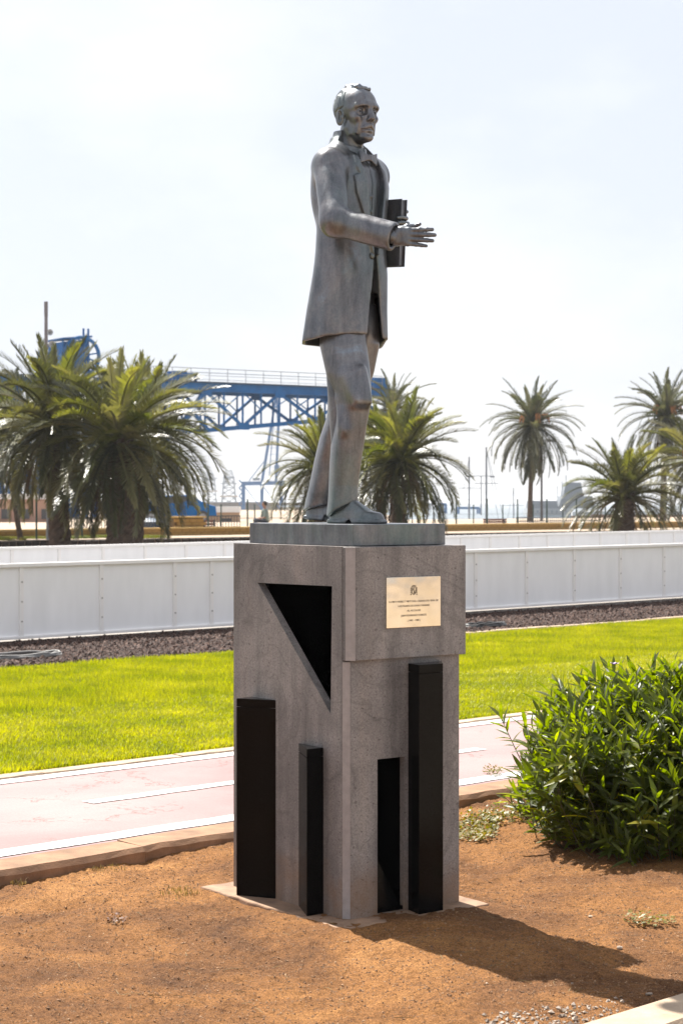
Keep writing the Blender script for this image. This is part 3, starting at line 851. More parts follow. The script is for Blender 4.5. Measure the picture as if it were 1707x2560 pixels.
# ------------------------------------------------------------------ plaque
def make_brass():
    m, nt, b = node_mat('polished_brass')
    n = noise_tex(nt, 9.0, 4, 0.6)
    r = ramp(nt, n.outputs['Fac'], [(0.3, (0.72, 0.66, 0.53)), (0.7, (0.85, 0.80, 0.69))])
    nt.links.new(r.outputs['Color'], b.inputs['Base Color']); b.inputs['Metallic'].default_value = 1.0
    b.inputs['Roughness'].default_value = 0.10
    n2 = noise_tex(nt, 6.0, 2, 0.5)
    bump(nt, b, n2.outputs['Fac'], 0.2, 0.01)
    return m
M_BRASS = make_brass()
M_ENGR = simple('engraved_lettering', (0.26, 0.21, 0.15), 0.6, 0.3, var=0.2)
def a_of(px, b_=0.0):
    k = (px - CX0) / FPX
    return (k * (PN[1] + PL[1] * b_) - PN[0] - PL[0] * b_) / (PR[0] - k * PR[1])
def z_of(a, py, b_=0.0):
    return EYE - (py - HZ) / FPX * (PN[1] + PR[1] * a + PL[1] * b_)
pa0, pa1 = a_of(963), a_of(1098)
pz1, pz0 = z_of(pa0, 1444), z_of(pa0, 1571)
PZ = (pz0 + pz1) / 2; PA = (pa0 + pa1) / 2; PW = pa1 - pa0; PHt = pz1 - pz0
pc = PF(PA, -0.0012, PZ)
rx_, nx3 = Vector((PR[0], PR[1], 0)), Vector((-PL[0], -PL[1], 0))
plaque = part('plaque', MB().box(pc + nx3 * 0.003, PW, 0.006, PHt, rx_, nx3), M_BRASS, ped, pbase, bevel=0.001)
plaque['label'] = 'engraved polished brass plaque'
Mrot = Matrix((rx_, Vector((0, 0, 1)), nx3)).transposed()
def engrave(txt, z, width, h):
    cu = bpy.data.curves.new('lettering', 'FONT'); cu.body = txt; cu.size = h; cu.align_x = 'CENTER'; cu.align_y = 'CENTER'; cu.offset = h * 0.018
    tmp = bpy.data.objects.new('tmp', cu); COL.objects.link(tmp)
    bpy.context.view_layer.update()
    dg = bpy.context.evaluated_depsgraph_get()
    me = bpy.data.meshes.new_from_object(tmp.evaluated_get(dg))
    bpy.data.objects.remove(tmp)
    w = max(v.co.x for v in me.vertices) - min(v.co.x for v in me.vertices)
    f = width / w
    for v in me.vertices:
        p = pc + rx_ * (v.co.x * f) + Vector((0, 0, z + v.co.y)) + nx3 * 0.0066
        v.co = p - pbase
    me.materials.clear()
    link('lettering', me, M_ENGR, plaque)
W0 = PW
engrave('LA MUY NOBLE Y MUY LEAL CIUDAD DEL REAL DE', (0.5 - 0.485) * PHt, W0 * 0.91, 0.0105)
engrave('LAS PALMAS DE GRAN CANARIA', (0.5 - 0.575) * PHt, W0 * 0.58, 0.0105)
engrave('AL ALCALDE', (0.5 - 0.67) * PHt, W0 * 0.25, 0.0105)
engrave('JUAN RODRIGUEZ DORESTE', (0.5 - 0.765) * PHt, W0 * 0.47, 0.0105)
engrave('( 1983 - 1988 )', (0.5 - 0.865) * PHt, W0 * 0.235, 0.0095)
# small crest: crowned shield between scrolls
cr = MB()
def flat(poly, off=0.0066, th=0.0008):
    n = len(poly)
    c0 = pc + Vector((0, 0, 0.225 * PHt))
    vs = [c0 + rx_ * x + Vector((0, 0, y)) + nx3 * off for x, y in poly] + [c0 + rx_ * x + Vector((0, 0, y)) + nx3 * (off + th) for x, y in poly]
    cr.add(vs, [tuple(range(n)), tuple(range(n, 2 * n))] + [(i, (i + 1) % n, n + (i + 1) % n, n + i) for i in range(n)])
def ring(poly, k):
    n = len(poly)
    inner = [(x * k, y * k) for x, y in poly]
    for i in range(n):
        flat([poly[i], poly[(i + 1) % n], inner[(i + 1) % n], inner[i]])
sh = [(-0.011, 0.013), (0.011, 0.013), (0.011, -0.006), (0.007, -0.013), (0, -0.017), (-0.007, -0.013), (-0.011, -0.006)]
ring(sh, 0.8)
flat([(-0.0008, 0.011), (0.0008, 0.011), (0.0008, -0.013), (-0.0008, -0.013)]); flat([(-0.009, 0.0008), (-0.0012, 0.0008), (-0.0012, -0.0008), (-0.009, -0.0008)]); flat([(0.0012, 0.0008), (0.009, 0.0008), (0.009, -0.0008), (0.0012, -0.0008)])
flat([(-0.006, 0.003), (-0.003, 0.003), (-0.003, 0.009), (-0.006, 0.009)]); flat([(0.003, -0.010), (0.006, -0.009), (0.006, -0.003), (0.003, -0.003)])
for x in (-0.009, -0.0045, 0, 0.0045, 0.009):
    flat([(x - 0.0022, 0.015), (x + 0.0022, 0.015), (x + 0.001, 0.022 - abs(x) * 0.25), (x - 0.001, 0.022 - abs(x) * 0.25)])
for sgn in (-1, 1):
    for y in (0.010, 0.002, -0.006, -0.014):
        flat([(sgn * 0.0125, y + 0.003), (sgn * 0.017, y + 0.0015), (sgn * 0.016, y - 0.003), (sgn * 0.0125, y - 0.003)])
part('crest', cr, M_ENGR, plaque, pbase)
# ------------------------------------------------------------------ bronze statue (sculpted as distance fields, meshed with surface nets)
TH_F = R(-38.0)                                         # the figure looks to the right and a little towards the viewer
SC = PF(0.284, 0.4075, HP + 0.084)                      # centre of the bronze slab's top
cF, sF = math.cos(TH_F), math.sin(TH_F)
def LP(px, py, yl):
    """photo pixel + sideways position on the figure -> point in the figure's own coordinates (x ahead, y to its left, z up)"""
    k = (px - CX0) / FPX
    x = (k * (SC.y + cF * yl) - SC.x + sF * yl) / (cF - sF * k)
    Y = SC.y + sF * x + cF * yl
    return np.array([x, yl, EYE - (py - HZ) / FPX * Y - SC.z])

def surface_nets(F, o, h):
    S = F < 0
    c = np.zeros(tuple(n - 1 for n in F.shape), np.int8)
    for i in (0, 1):
        for j in (0, 1):
            for k in (0, 1):
                c += S[i:F.shape[0] - 1 + i, j:F.shape[1] - 1 + j, k:F.shape[2] - 1 + k]
    act = np.argwhere((c > 0) & (c < 8))
    ids = np.full(c.shape, -1, np.int32); ids[tuple(act.T)] = np.arange(len(act))
    acc = np.zeros((len(act), 3)); cnt = np.zeros(len(act))
    cor = [(0, 0, 0), (1, 0, 0), (0, 1, 0), (1, 1, 0), (0, 0, 1), (1, 0, 1), (0, 1, 1), (1, 1, 1)]
    val = [F[act[:, 0] + a, act[:, 1] + b_, act[:, 2] + d] for a, b_, d in cor]
    for a in range(8):
        for b_ in range(a + 1, 8):
            if sum(abs(cor[a][q] - cor[b_][q]) for q in range(3)) != 1: continue
            va, vb = val[a], val[b_]
            m = (va < 0) != (vb < 0)
            t = np.where(m, va / np.where(m, va - vb, 1), 0)
            p = np.array(cor[a])[None] + t[:, None] * (np.array(cor[b_]) - np.array(cor[a]))[None]
            acc[m] += p[m]; cnt[m] += 1
    V = (act + acc / cnt[:, None]) * h + np.array(o)
    Q = []
    for ax in range(3):
        sl0 = [slice(None)] * 3; sl1 = [slice(None)] * 3
        sl0[ax] = slice(0, -1); sl1[ax] = slice(1, None)
        e = S[tuple(sl0)] != S[tuple(sl1)]
        E = np.argwhere(e)
        u, w = (ax + 1) % 3, (ax + 2) % 3
        ok_ = (E[:, u] > 0) & (E[:, w] > 0) & (E[:, u] < F.shape[u] - 1) & (E[:, w] < F.shape[w] - 1)
        E = E[ok_]
        flip = S[tuple(E.T)]
        def cell(du, dw):
            q = E.copy(); q[:, u] += du; q[:, w] += dw
            return ids[tuple(q.T)]
        a, b_, c_, d = cell(-1, -1), cell(0, -1), cell(0, 0), cell(-1, 0)
        q = np.stack([a, b_, c_, d], -1); q[~flip] = q[~flip][:, ::-1]
        Q.append(q)
    return V, np.concatenate(Q)

# ---- distance fields; P is a tuple of three arrays
def d_len(x, y, z): return np.sqrt(x * x + y * y + z * z)
def d_ell(P, c, r):
    x, y, z = (P[i] - c[i] for i in range(3))
    k0 = d_len(x / r[0], y / r[1], z / r[2]); k1 = d_len(x / r[0] ** 2, y / r[1] ** 2, z / r[2] ** 2)
    return k0 * (k0 - 1) / np.maximum(k1, 1e-9)
def d_cap(P, a, b_, r0, r1=None):
    r1 = r0 if r1 is None else r1
    a = np.array(a, float); b_ = np.array(b_, float); d = b_ - a; L2 = d @ d
    x, y, z = (P[i] - a[i] for i in range(3))
    t = np.clip((x * d[0] + y * d[1] + z * d[2]) / L2, 0, 1)
    return d_len(x - t * d[0], y - t * d[1], z - t * d[2]) - (r0 + (r1 - r0) * t)
def d_fcap(P, a, b_, r0, r1, side, flat=0.7):
    """flattened tapered limb: side is the thin direction, flat the thickness ratio"""
    side = np.array(side, float); side /= np.linalg.norm(side)
    a = np.array(a, float); b_ = np.array(b_, float); d = b_ - a; L2 = d @ d
    q = [P[i] - a[i] for i in range(3)]
    t = np.clip((q[0] * d[0] + q[1] * d[1] + q[2] * d[2]) / L2, 0, 1)
    q = [q[i] - t * d[i] for i in range(3)]
    s = q[0] * side[0] + q[1] * side[1] + q[2] * side[2]
    q = [q[i] + side[i] * s * (1 / flat - 1) for i in range(3)]
    return (d_len(*q) - (r0 + (r1 - r0) * t)) * flat ** 0.5
def d_box(P, c, hs, Rm=None, r=0.0):
    q = [P[i] - c[i] for i in range(3)]
    if Rm is not None:
        q = [q[0] * Rm[j][0] + q[1] * Rm[j][1] + q[2] * Rm[j][2] for j in range(3)]
    q = [np.abs(q[i]) - (hs[i] - r) for i in range(3)]
    return d_len(*(np.maximum(v, 0) for v in q)) + np.minimum(np.maximum(q[0], np.maximum(q[1], q[2])), 0) - r
def smin(a, b_, k):
    h = np.maximum(k - np.abs(a - b_), 0) / k
    return np.minimum(a, b_) - h * h * k * 0.25
def smax(a, b_, k): return -smin(-a, -b_, k)
def interp(z, zs, vs): return np.interp(z, zs, vs)
def d_facets(P, cx, cy, a, b_, angs, k, grow=None):
    """prism of soft facets: at every height an ellipse-like polygon; angs in degrees, 0 = ahead, negative = its right"""
    d = None
    for q in angs:
        c_, s_ = math.cos(R(q)), math.sin(R(q))
        r = np.sqrt((a * c_) ** 2 + (b_ * s_) ** 2)
        e = (P[0] - cx) * c_ + (P[1] - cy) * s_ - r
        if grow is not None and q in grow: e = e - grow[q]
        d = e if d is None else smax(d, e, k)
    return d
def d_poly(u, v, poly):
    """signed distance to a polygon in the plane (u, v)"""
    n = len(poly); d = np.full(u.shape, 1e9); sgn = np.ones(u.shape)
    for i in range(n):
        a = poly[i]; b_ = poly[i - 1]
        ex, ey = b_[0] - a[0], b_[1] - a[1]; wx_, wy_ = u - a[0], v - a[1]
        t = np.clip((wx_ * ex + wy_ * ey) / (ex * ex + ey * ey), 0, 1)
        d = np.minimum(d, (wx_ - ex * t) ** 2 + (wy_ - ey * t) ** 2)
        c1 = v >= a[1]; c2 = v < b_[1]; c3 = ex * wy_ > ey * wx_
        sgn = np.where((c1 & c2 & c3) | (~c1 & ~c2 & ~c3), -sgn, sgn)
    return sgn * np.sqrt(d)
def grid(lo, hi, h):
    ax = [np.arange(lo[i], hi[i] + h, h, dtype=np.float32) for i in range(3)]
    return np.meshgrid(*ax, indexing='ij')
def sculpt(name, fn, lo, hi, h):
    P = grid(lo, hi, h)
    V, Q = surface_nets(fn(P), lo, h)
    return np_mesh(name, V, Q, True)

# ---- jacket
ZS = [0.70, 0.74, 0.86, 1.00, 1.10, 1.18, 1.28, 1.36, 1.42, 1.47, 1.52, 1.56]
JA = [0.146, 0.144, 0.136, 0.128, 0.122, 0.120, 0.124, 0.126, 0.118, 0.094, 0.064, 0.050]
JB = [0.190, 0.188, 0.182, 0.175, 0.168, 0.165, 0.168, 0.170, 0.165, 0.138, 0.082, 0.060]
JC = [0.000, 0.000, 0.008, 0.022, 0.026, 0.028, 0.030, 0.030, 0.026, 0.018, 0.012, 0.010]
def torso(P, grow=0.0, k=0.030):
    z = P[2]
    a, b_, c = interp(z, ZS, JA) + grow, interp(z, ZS, JB) + grow, interp(z, ZS, JC)
    low = np.clip((1.05 - z) / 0.3, 0, 1)
    g = {-140: 0.012 * low, -95: 0.000 * low, 180: -0.006 * low, -50: -0.004 * low}
    d = d_facets(P, c, 0.0, a, b_, (0, 48, 95, 140, 180, -140, -95, -50), 0.030 - 0.020 * low, g)
    de = (np.sqrt(((P[0] - c) / a) ** 2 + (P[1] / b_) ** 2) - 1) * np.minimum(a, b_)
    up = np.clip((z - 1.02) / 0.28, 0, 1)
    return d * (1 - up) + de * up
SH_R = np.array([0.046, -0.162, 1.422]); EL_R = LP(838, 553, -0.262); WR_R = LP(984, 592, -0.215)
SH_L = np.array([0.020, 0.160, 1.422]); EL_L = np.array([-0.03, 0.270, 1.16]); WR_L = np.array([0.170, 0.235, 1.150])
def sleeve(P, sh, el, wr, r=(0.064, 0.058, 0.052, 0.050)):
    d = d_cap(P, sh, el, r[0], r[1])
    side = np.cross(wr - el, (0, 0, 1)); side /= np.linalg.norm(side)
    f = d_fcap(P, el, wr, r[2] + 0.004, r[3] + 0.006, side, 0.80)
    d = smin(d, f, 0.035)
    # gathered folds at the crook of the elbow
    c = el + np.array([0.045, 0, 0.035])
    return d
V_POLY = [(-0.020, 1.060), (0.016, 1.060), (0.070, 1.40), (0.075, 1.60), (-0.080, 1.60), (-0.074, 1.40)]
LAP_R = [(-0.012, 1.075), (-0.022, 1.075), (-0.105, 1.32), (-0.112, 1.385), (-0.085, 1.392), (-0.098, 1.43), (-0.078, 1.475), (-0.060, 1.475), (-0.070, 1.40)]
LAP_L = [(0.010, 1.075), (0.020, 1.075), (0.105, 1.32), (0.112, 1.385), (0.085, 1.392), (0.098, 1.43), (0.078, 1.475), (0.060, 1.475), (0.066, 1.40)]
def f_jacket(P):
    t = torso(P)
    yoke = d_cap(P, (0.022, -0.130, 1.422), (0.022, 0.130, 1.422), 0.064)
    trap = smin(d_cap(P, (0.008, 0, 1.515), (0.02, -0.12, 1.432), 0.050, 0.056), d_cap(P, (0.008, 0, 1.515), (0.02, 0.12, 1.432), 0.050, 0.056), 0.03)
    body = smin(smin(t, yoke, 0.05), trap, 0.05)
    blade = d_ell(P, (-0.042, -0.07, 1.34), (0.055, 0.07, 0.13))
    body = smin(body, blade, 0.04)
    # the open front: V at the chest, skirts parting below the button
    front = P[0] > 0.03
    vcut = np.where(front, d_poly(P[1], P[2], V_POLY), 1.0)
    inner = torso(P, -0.020)
    body = smax(body, -smax(vcut, -inner - 0.004, 0.003), 0.004)
    skirt = [(-0.020, 1.062), (0.0, 1.062), (0.070, 0.60), (-0.075, 0.60)]
    scut = np.where(P[0] > 0.0, d_poly(P[1] - 0.018, P[2], skirt), 1.0)
    body = smax(body, -scut, 0.005)
    # hollow under the hem, slightly curved hem line
    hollow = smax(torso(P, -0.013), P[2] - 0.93, 0.02)
    body = smax(body, -hollow, 0.004)
    hem = 0.735 + 0.020 * np.clip((P[0] + 0.02) / 0.14, -1, 1) - 0.030 * np.clip((P[1] - 0.02) / 0.2, 0, 1) * (P[0] > 0) + 0.004 * np.clip(-P[0] / 0.15, 0, 1)
    body = smax(body, hem - P[2], 0.004)
    # lapels standing proud
    lap = np.minimum(d_poly(P[1], P[2], LAP_R), d_poly(P[1], P[2], LAP_L))
    lap = np.maximum(np.maximum(smin(torso(P, 0.012), smin(yoke, trap, .03) - 0.010, 0.04), lap), 0.02 - P[0])
    body = smin(body, lap, 0.002)
    # collar band round the neck
    col = np.abs(np.sqrt((P[0] - 0.006 - (P[2] - 1.52) * 0.1) ** 2 + (P[1] * 0.95) ** 2) - (0.070 - (P[2] - 1.52) * 0.20)) - 0.0055
    col = smax(col, np.abs(P[2] - 1.525 + 0.55 * np.clip(P[0] + 0.0, -0.02, 0.2)) - 0.024, 0.004)
    col = np.where(P[0] > 0.05, 1.0, col)
    body = smin(body, col, 0.004)
    # sleeves
    ar = smin(sleeve(P, SH_R, EL_R, WR_R), d_ell(P, SH_R + np.array([0, 0.012, 0.004]), (0.068, 0.066, 0.068)), 0.03)
    al = smin(sleeve(P, SH_L, EL_L, WR_L), d_ell(P, SH_L + np.array([0, -0.012, 0.004]), (0.068, 0.066, 0.068)), 0.03)
    for el, wr, arm in ((EL_R, WR_R, 'r'), (EL_L, WR_L, 'l')):
        d = (wr - el) / np.linalg.norm(wr - el)
        cut = (P[0] - wr[0]) * d[0] + (P[1] - wr[1]) * d[1] + (P[2] - wr[2]) * d[2] - (0.002 if arm == 'r' else 0.0)
        cuff = d_fcap(P, wr - d * 0.02, wr + d * 0.03, 0.040, 0.040, np.cross(d, (0, 0, 1)), 0.72)
        if arm == 'r': ar = smax(smax(ar, cut, 0.004), -cuff, 0.004)
        else: al = smax(smax(al, cut, 0.004), -cuff, 0.004)
    body = smin(body, ar, 0.018)
    body = smin(body, al, 0.018)
    # welt pocket, side seam, chest folds
    for (x0, z0, x1, z1) in ((-0.02, 1.30, -0.005, 1.05), (-0.005, 1.05, -0.03, 0.74)):
        seam = d_cap(P, (x0, -0.20, z0), (x1, -0.205, z1), 0.0055)
        body = smax(body, -seam, 0.003)
    return body
def f_vest(P):
    d = smax(torso(P, -0.016), 1.02 - P[2], 0.01)
    d = smax(d, P[2] - 1.545, 0.01)
    slit = np.maximum(np.abs(P[1] + 0.002) - 0.0022, np.where(P[0] > 0.05, torso(P, -0.012) * -1 - 0.012, 1.0))
    d = smax(d, -slit, 0.002)
    for z in (1.13, 1.19, 1.25, 1.31):
        x = np.interp(z, ZS, JC) + np.interp(z, ZS, JA) - 0.014
        d = smin(d, d_ell(P, (x, -0.010, z), (0.005, 0.008, 0.008)), 0.002)
    return d

# ---- trousers
def leg(P, zs, xs, ys, a, b_):
    z = P[2]
    cx, cy, ra, rb = (interp(z, zs, v) for v in (xs, ys, a, b_))
    low = np.clip((0.60 - z) / 0.14, 0, 1)
    n = np.where(P[0] < cx, 2.3 - 0.95 * low, 2.2 - 0.45 * low)        # pressed crease behind and, softer, in front
    q = (np.abs((P[0] - cx) / ra) ** n + np.abs((P[1] - cy) / rb) ** n) ** (1 / n)
    return (q - 1) * np.minimum(ra, rb) * 0.8
def track(pts):
    """rows (py, px_left, px_right, y) -> heights, centres and half widths along the figure's x"""
    zs, xs, hw, ys = [], [], [], []
    for py, l, r, y in pts:
        a, b_ = LP(l, py, y), LP(r, py, y)
        zs.append((a[2] + b_[2]) / 2); xs.append((a[0] + b_[0]) / 2); hw.append((b_[0] - a[0]) / 2); ys.append(y)
    o = np.argsort(zs)
    return tuple(np.array(v)[o] for v in (zs, xs, hw, ys))
YR, YL = -0.085, 0.085
zr, xr, hr, yr = track([(760, 802, 910, -0.055), (863, 800, 918, -0.062), (935, 817, 926, -0.072), (986, 836, 927, -0.08), (1012, 842, 925, -0.083), (1062, 832, 916, YR), (1113, 825, 908, YR), (1160, 822, 901, YR), (1215, 820, 894, YR), (1250, 818, 893, YR), (1310, 812, 893, YR)])
zl, xl, hl, yl_ = track([(760, 822, 945, 0.055), (863, 824, 950, 0.062), (930, 822, 936, 0.072), (985, 821, 915, 0.08), (1044, 814, 893, YL), (1095, 797, 873, YL), (1151, 784, 857, YL), (1215, 771, 845, YL), (1277, 757, 832, YL), (1312, 752, 828, YL)])
def f_trousers(P):
    low_r = np.clip((0.62 - zr) / 0.14, 0, 1); low_l = np.clip((0.62 - zl) / 0.14, 0, 1)
    r = leg(P, zr, xr, yr, hr * (0.80 + 0.12 * low_r), hr * (0.70 + 0.02 * low_r))
    l = leg(P, zl, xl, yl_, hl * (0.80 + 0.12 * low_l), hl * (0.70 + 0.02 * low_l))
    # soft folds round the knee
    r = smin(r, d_cap(P, LP(868, 940, -0.135), LP(893, 1000, -0.135), 0.006, 0.008), 0.05)
    r = smin(r, d_cap(P, LP(846, 1000, -0.120), LP(862, 1075, -0.135), 0.004, 0.005), 0.04)
    r = smin(r, d_cap(P, LP(905, 925, -0.105), LP(918, 1000, -0.10), 0.006, 0.006), 0.05)
    hemr = 0.028 + 0.55 * np.maximum(P[0] - LP(838, 1290, YR)[0], 0)
    hemr = np.minimum(hemr, LP(893, 1256, YR)[2] + 0.01)
    r = smax(r, hemr - P[2], 0.004)
    heml = LP(760, 1277, YL)[2] + 0.20 * np.maximum(P[0] - LP(770, 1277, YL)[0], 0)
    l = smax(l, heml - P[2], 0.004)
    d = smin(r, l, 0.014)
    hip = d_ell(P, (0.01, 0, 0.80), (0.095, 0.125, 0.10))
    d = smin(d, hip, 0.03)
    return smax(d, P[2] - 0.89, 0.01)

# ---- shoes
def shoe(P, toe, heel, zt, lift=0.0):
    toe = np.array(toe); heel = np.array(heel); d = toe - heel; L = np.linalg.norm(d[:2]); u = d[:2] / L
    s = (P[0] - heel[0]) * u[0] + (P[1] - heel[1]) * u[1]; w = -(P[0] - heel[0]) * u[1] + (P[1] - heel[1]) * u[0]
    z = P[2] - (heel[2] + (toe[2] - heel[2]) * np.clip(s / L, 0, 1))
    q = np.clip(s / L, -0.2, 1.2)
    hw = np.interp(q, [0, 0.15, 0.4, 0.68, 0.88, 1.0], [0.027, 0.035, 0.032, 0.043, 0.038, 0.022])
    ht = np.interp(q, [0, 0.18, 0.36, 0.55, 0.75, 0.93, 1.0], [0.085, 0.105, 0.110, 0.082, 0.052, 0.044, 0.034])
    up = smax(np.abs(w) / hw - 1, z / ht - 1, 0.9) * 0.035
    up = smax(smax(up, -z, 0.004), smax(-s, s - L, 0.03), 0.03)
    sole = smax(smax(np.abs(w) - hw - 0.004, np.abs(z - 0.008) - 0.008, 0.004), smax(-s - 0.003, s - L - 0.004, 0.03), 0.01)
    arch = d_cap(P, heel + np.array([u[0] * 0.115, u[1] * 0.115, 0]) + np.array([-u[1], u[0], 0]) * 0.1, heel + np.array([u[0] * 0.115, u[1] * 0.115, 0]) - np.array([-u[1], u[0], 0]) * 0.1, 0.014)
    tc = np.maximum(np.abs(s - L * 0.66) - 0.0015, np.abs(up) - 0.004)
    return smax(smin(up, sole, 0.003), -arch, 0.006)
tR = LP(948, 1300, YR); hR = LP(828, 1300, YR); tR[2] = 0.0; hR[2] = 0.0
tR = hR + (tR - hR) / np.linalg.norm(tR - hR) * 0.262
tR[1] += 0.0
hL = LP(768, 1296, YL); hL[2] = 0.016
tL = hL + np.array([0.235, 0.02, -0.016])
# ---- head
EYZ = LP(907, 279, -0.03)[2]
HC = np.array([LP(892, 279, 0.0)[0], 0.0, EYZ])
HY = R(17.0)                                            # the head is turned a little to its right
def to_head(P):
    dx_, dy_ = P[0] - HC[0], P[1] - HC[1]
    return (dx_ * math.cos(HY) - dy_ * math.sin(HY), dx_ * math.sin(HY) + dy_ * math.cos(HY), P[2] - HC[2])
def f_head(P):
    p = to_head(P)
    sk = d_ell(p, (-0.016, 0, 0.034), (0.092, 0.070, 0.078))
    sk = smin(sk, d_ell(p, (0.024, 0, 0.024), (0.064, 0.063, 0.070)), 0.03)
    fc = d_ell(p, (0.030, 0, -0.040), (0.056, 0.050, 0.078))
    jaw = np.minimum(d_cap(p, (0.044, 0, -0.094), (-0.006, -0.040, -0.055), 0.024, 0.020), d_cap(p, (0.044, 0, -0.094), (-0.006, 0.040, -0.055), 0.024, 0.020))
    d = smin(sk, fc, 0.025); d = smin(d, jaw, 0.025)
    d = smin(d, d_ell(p, (0.073, 0, -0.104), (0.020, 0.025, 0.018)), 0.018)           # chin
    for s in (-1, 1):
        d = smin(d, d_ell(p, (0.052, s * 0.043, -0.026), (0.026, 0.015, 0.015)), 0.020)   # cheekbones
        d = smin(d, d_cap(p, (0.072, s * 0.033, -0.040), (0.056, s * 0.040, -0.086), 0.0065, 0.0070), 0.008)  # cheek fold
        d = smin(d, d_cap(p, (0.087, s * 0.014, 0.0215), (0.066, s * 0.051, 0.0200), 0.0105, 0.0085), 0.022)  # brow ridge
    d = smin(d, d_ell(p, (0.062, 0, -0.066), (0.030, 0.031, 0.024)), 0.018)             # muzzle
    for s in (-1, 1):
        d = smax(d, -d_ell(p, (0.094, s * 0.0345, -0.004), (0.036, 0.0235, 0.0205)), 0.007)  # eye sockets
        d = smax(d, -d_ell(p, (0.086, s * 0.0185, 0.000), (0.014, 0.009, 0.015)), 0.010)    # inner corners beside the nose
        eye = d_ell(p, (0.0590, s * 0.0345, -0.004), (0.0168, 0.0172, 0.0160))
        eye = smax(eye, -d_ell(p, (0.0725, s * 0.0360, -0.003), (0.006, 0.0042, 0.0042)), 0.002)
        lid = np.abs(d_ell(p, (0.0565, s * 0.0340, -0.004), (0.0185, 0.0205, 0.0190))) - 0.0020
        lid = smax(lid, -(np.abs(p[2] + 0.004) - 0.0090), 0.001)
        lid = np.where(p[0] > 0.05, lid, 1.0)
        d = smin(d, eye, 0.002); d = smin(d, lid, 0.003)
        d = smin(d, d_cap(p, (0.069, s * 0.021, -0.0265), (0.059, s * 0.047, -0.0225), 0.0036, 0.0025), 0.012)  # bags under the eyes
    nose = d_cap(p, (0.083, 0, 0.014), (0.108, 0, -0.032), 0.0072, 0.0095)
    nose = smin(nose, d_cap(p, (0.080, 0, 0.004), (0.096, 0, -0.034), 0.008, 0.0125), 0.012)
    d = smin(d, nose, 0.010)
    for s in (-1, 1):
        d = smin(d, d_ell(p, (0.091, s * 0.0115, -0.0370), (0.0110, 0.0075, 0.0075)), 0.009)
        d = smax(d, -d_ell(p, (0.099, s * 0.0070, -0.0470), (0.0055, 0.0036, 0.004)), 0.002)
        d = smax(d, -d_cap(p, (0.0900, s * 0.0260, -0.034), (0.0790, s * 0.0400, -0.086), 0.0058, 0.0050), 0.018)   # folds from nose to mouth
    up = np.minimum(d_cap(p, (0.092, 0, -0.0590), (0.075, -0.025, -0.0700), 0.0100, 0.0055), d_cap(p, (0.092, 0, -0.0590), (0.075, 0.025, -0.0700), 0.0100, 0.0055))
    lo_ = np.minimum(d_cap(p, (0.088, 0, -0.0815), (0.073, -0.021, -0.0790), 0.0095, 0.0058), d_cap(p, (0.088, 0, -0.0820), (0.073, 0.021, -0.0790), 0.0095, 0.0058))
    d = smin(d, up, 0.006); d = smin(d, lo_, 0.003)
    gap = np.minimum(d_cap(p, (0.0985, 0, -0.0722), (0.076, -0.028, -0.0765), 0.0030, 0.0022), d_cap(p, (0.0985, 0, -0.0722), (0.076, 0.028, -0.0765), 0.0030, 0.0022))
    d = smax(d, -gap, 0.002)
    d = smax(d, -d_cap(p, (0.092, -0.016, -0.0935), (0.092, 0.016, -0.0935), 0.0055), 0.008)
    # cheek and temple hollows
    for s in (-1, 1):
        d = smax(d, -d_ell(p, (0.030, s * 0.073, -0.062), (0.022, 0.019, 0.036)), 0.022)
        d = smax(d, -d_ell(p, (0.052, s * 0.082, 0.034), (0.022, 0.020, 0.022)), 0.015)
        d = smin(d, d_cap(p, (0.010, s * 0.049, -0.045), (0.020, s * 0.045, -0.085), 0.006, 0.006), 0.012)
    # ears
    for s in (-1, 1):
        q_ = (p[0] + 0.014, s * p[1] - 0.0735 + (p[0] + 0.014) * 0.35, p[2] + 0.018)
        e = d_ell(q_, (0, 0, 0), (0.0185, 0.0085, 0.034))
        e = smax(e, -d_ell(q_, (0.002, 0.0085, 0.005), (0.0120, 0.0140, 0.0230)), 0.002)
        e = smin(e, d_ell(q_, (0.013, 0.002, 0.0), (0.005, 0.006, 0.008)), 0.003)
        e = smin(e, d_cap(q_, (-0.004, 0.003, 0.016), (-0.007, 0.003, -0.012), 0.0030), 0.003)
        d = smin(d, e, 0.004)
    # neck, with its two cords
    d = smin(d, d_cap(P, (0.004, 0, 1.44), (HC[0] - 0.022, 0, HC[2] - 0.060), 0.058, 0.049), 0.016)
    for s in (-1, 1):
        d = smin(d, d_cap(P, (0.058, s * 0.016, 1.485), (HC[0] - 0.012, s * 0.050, HC[2] - 0.060), 0.008, 0.009), 0.014)
    d = smin(d, d_ell(P, (0.068, 0, 1.530), (0.012, 0.011, 0.014)), 0.012)
    return d
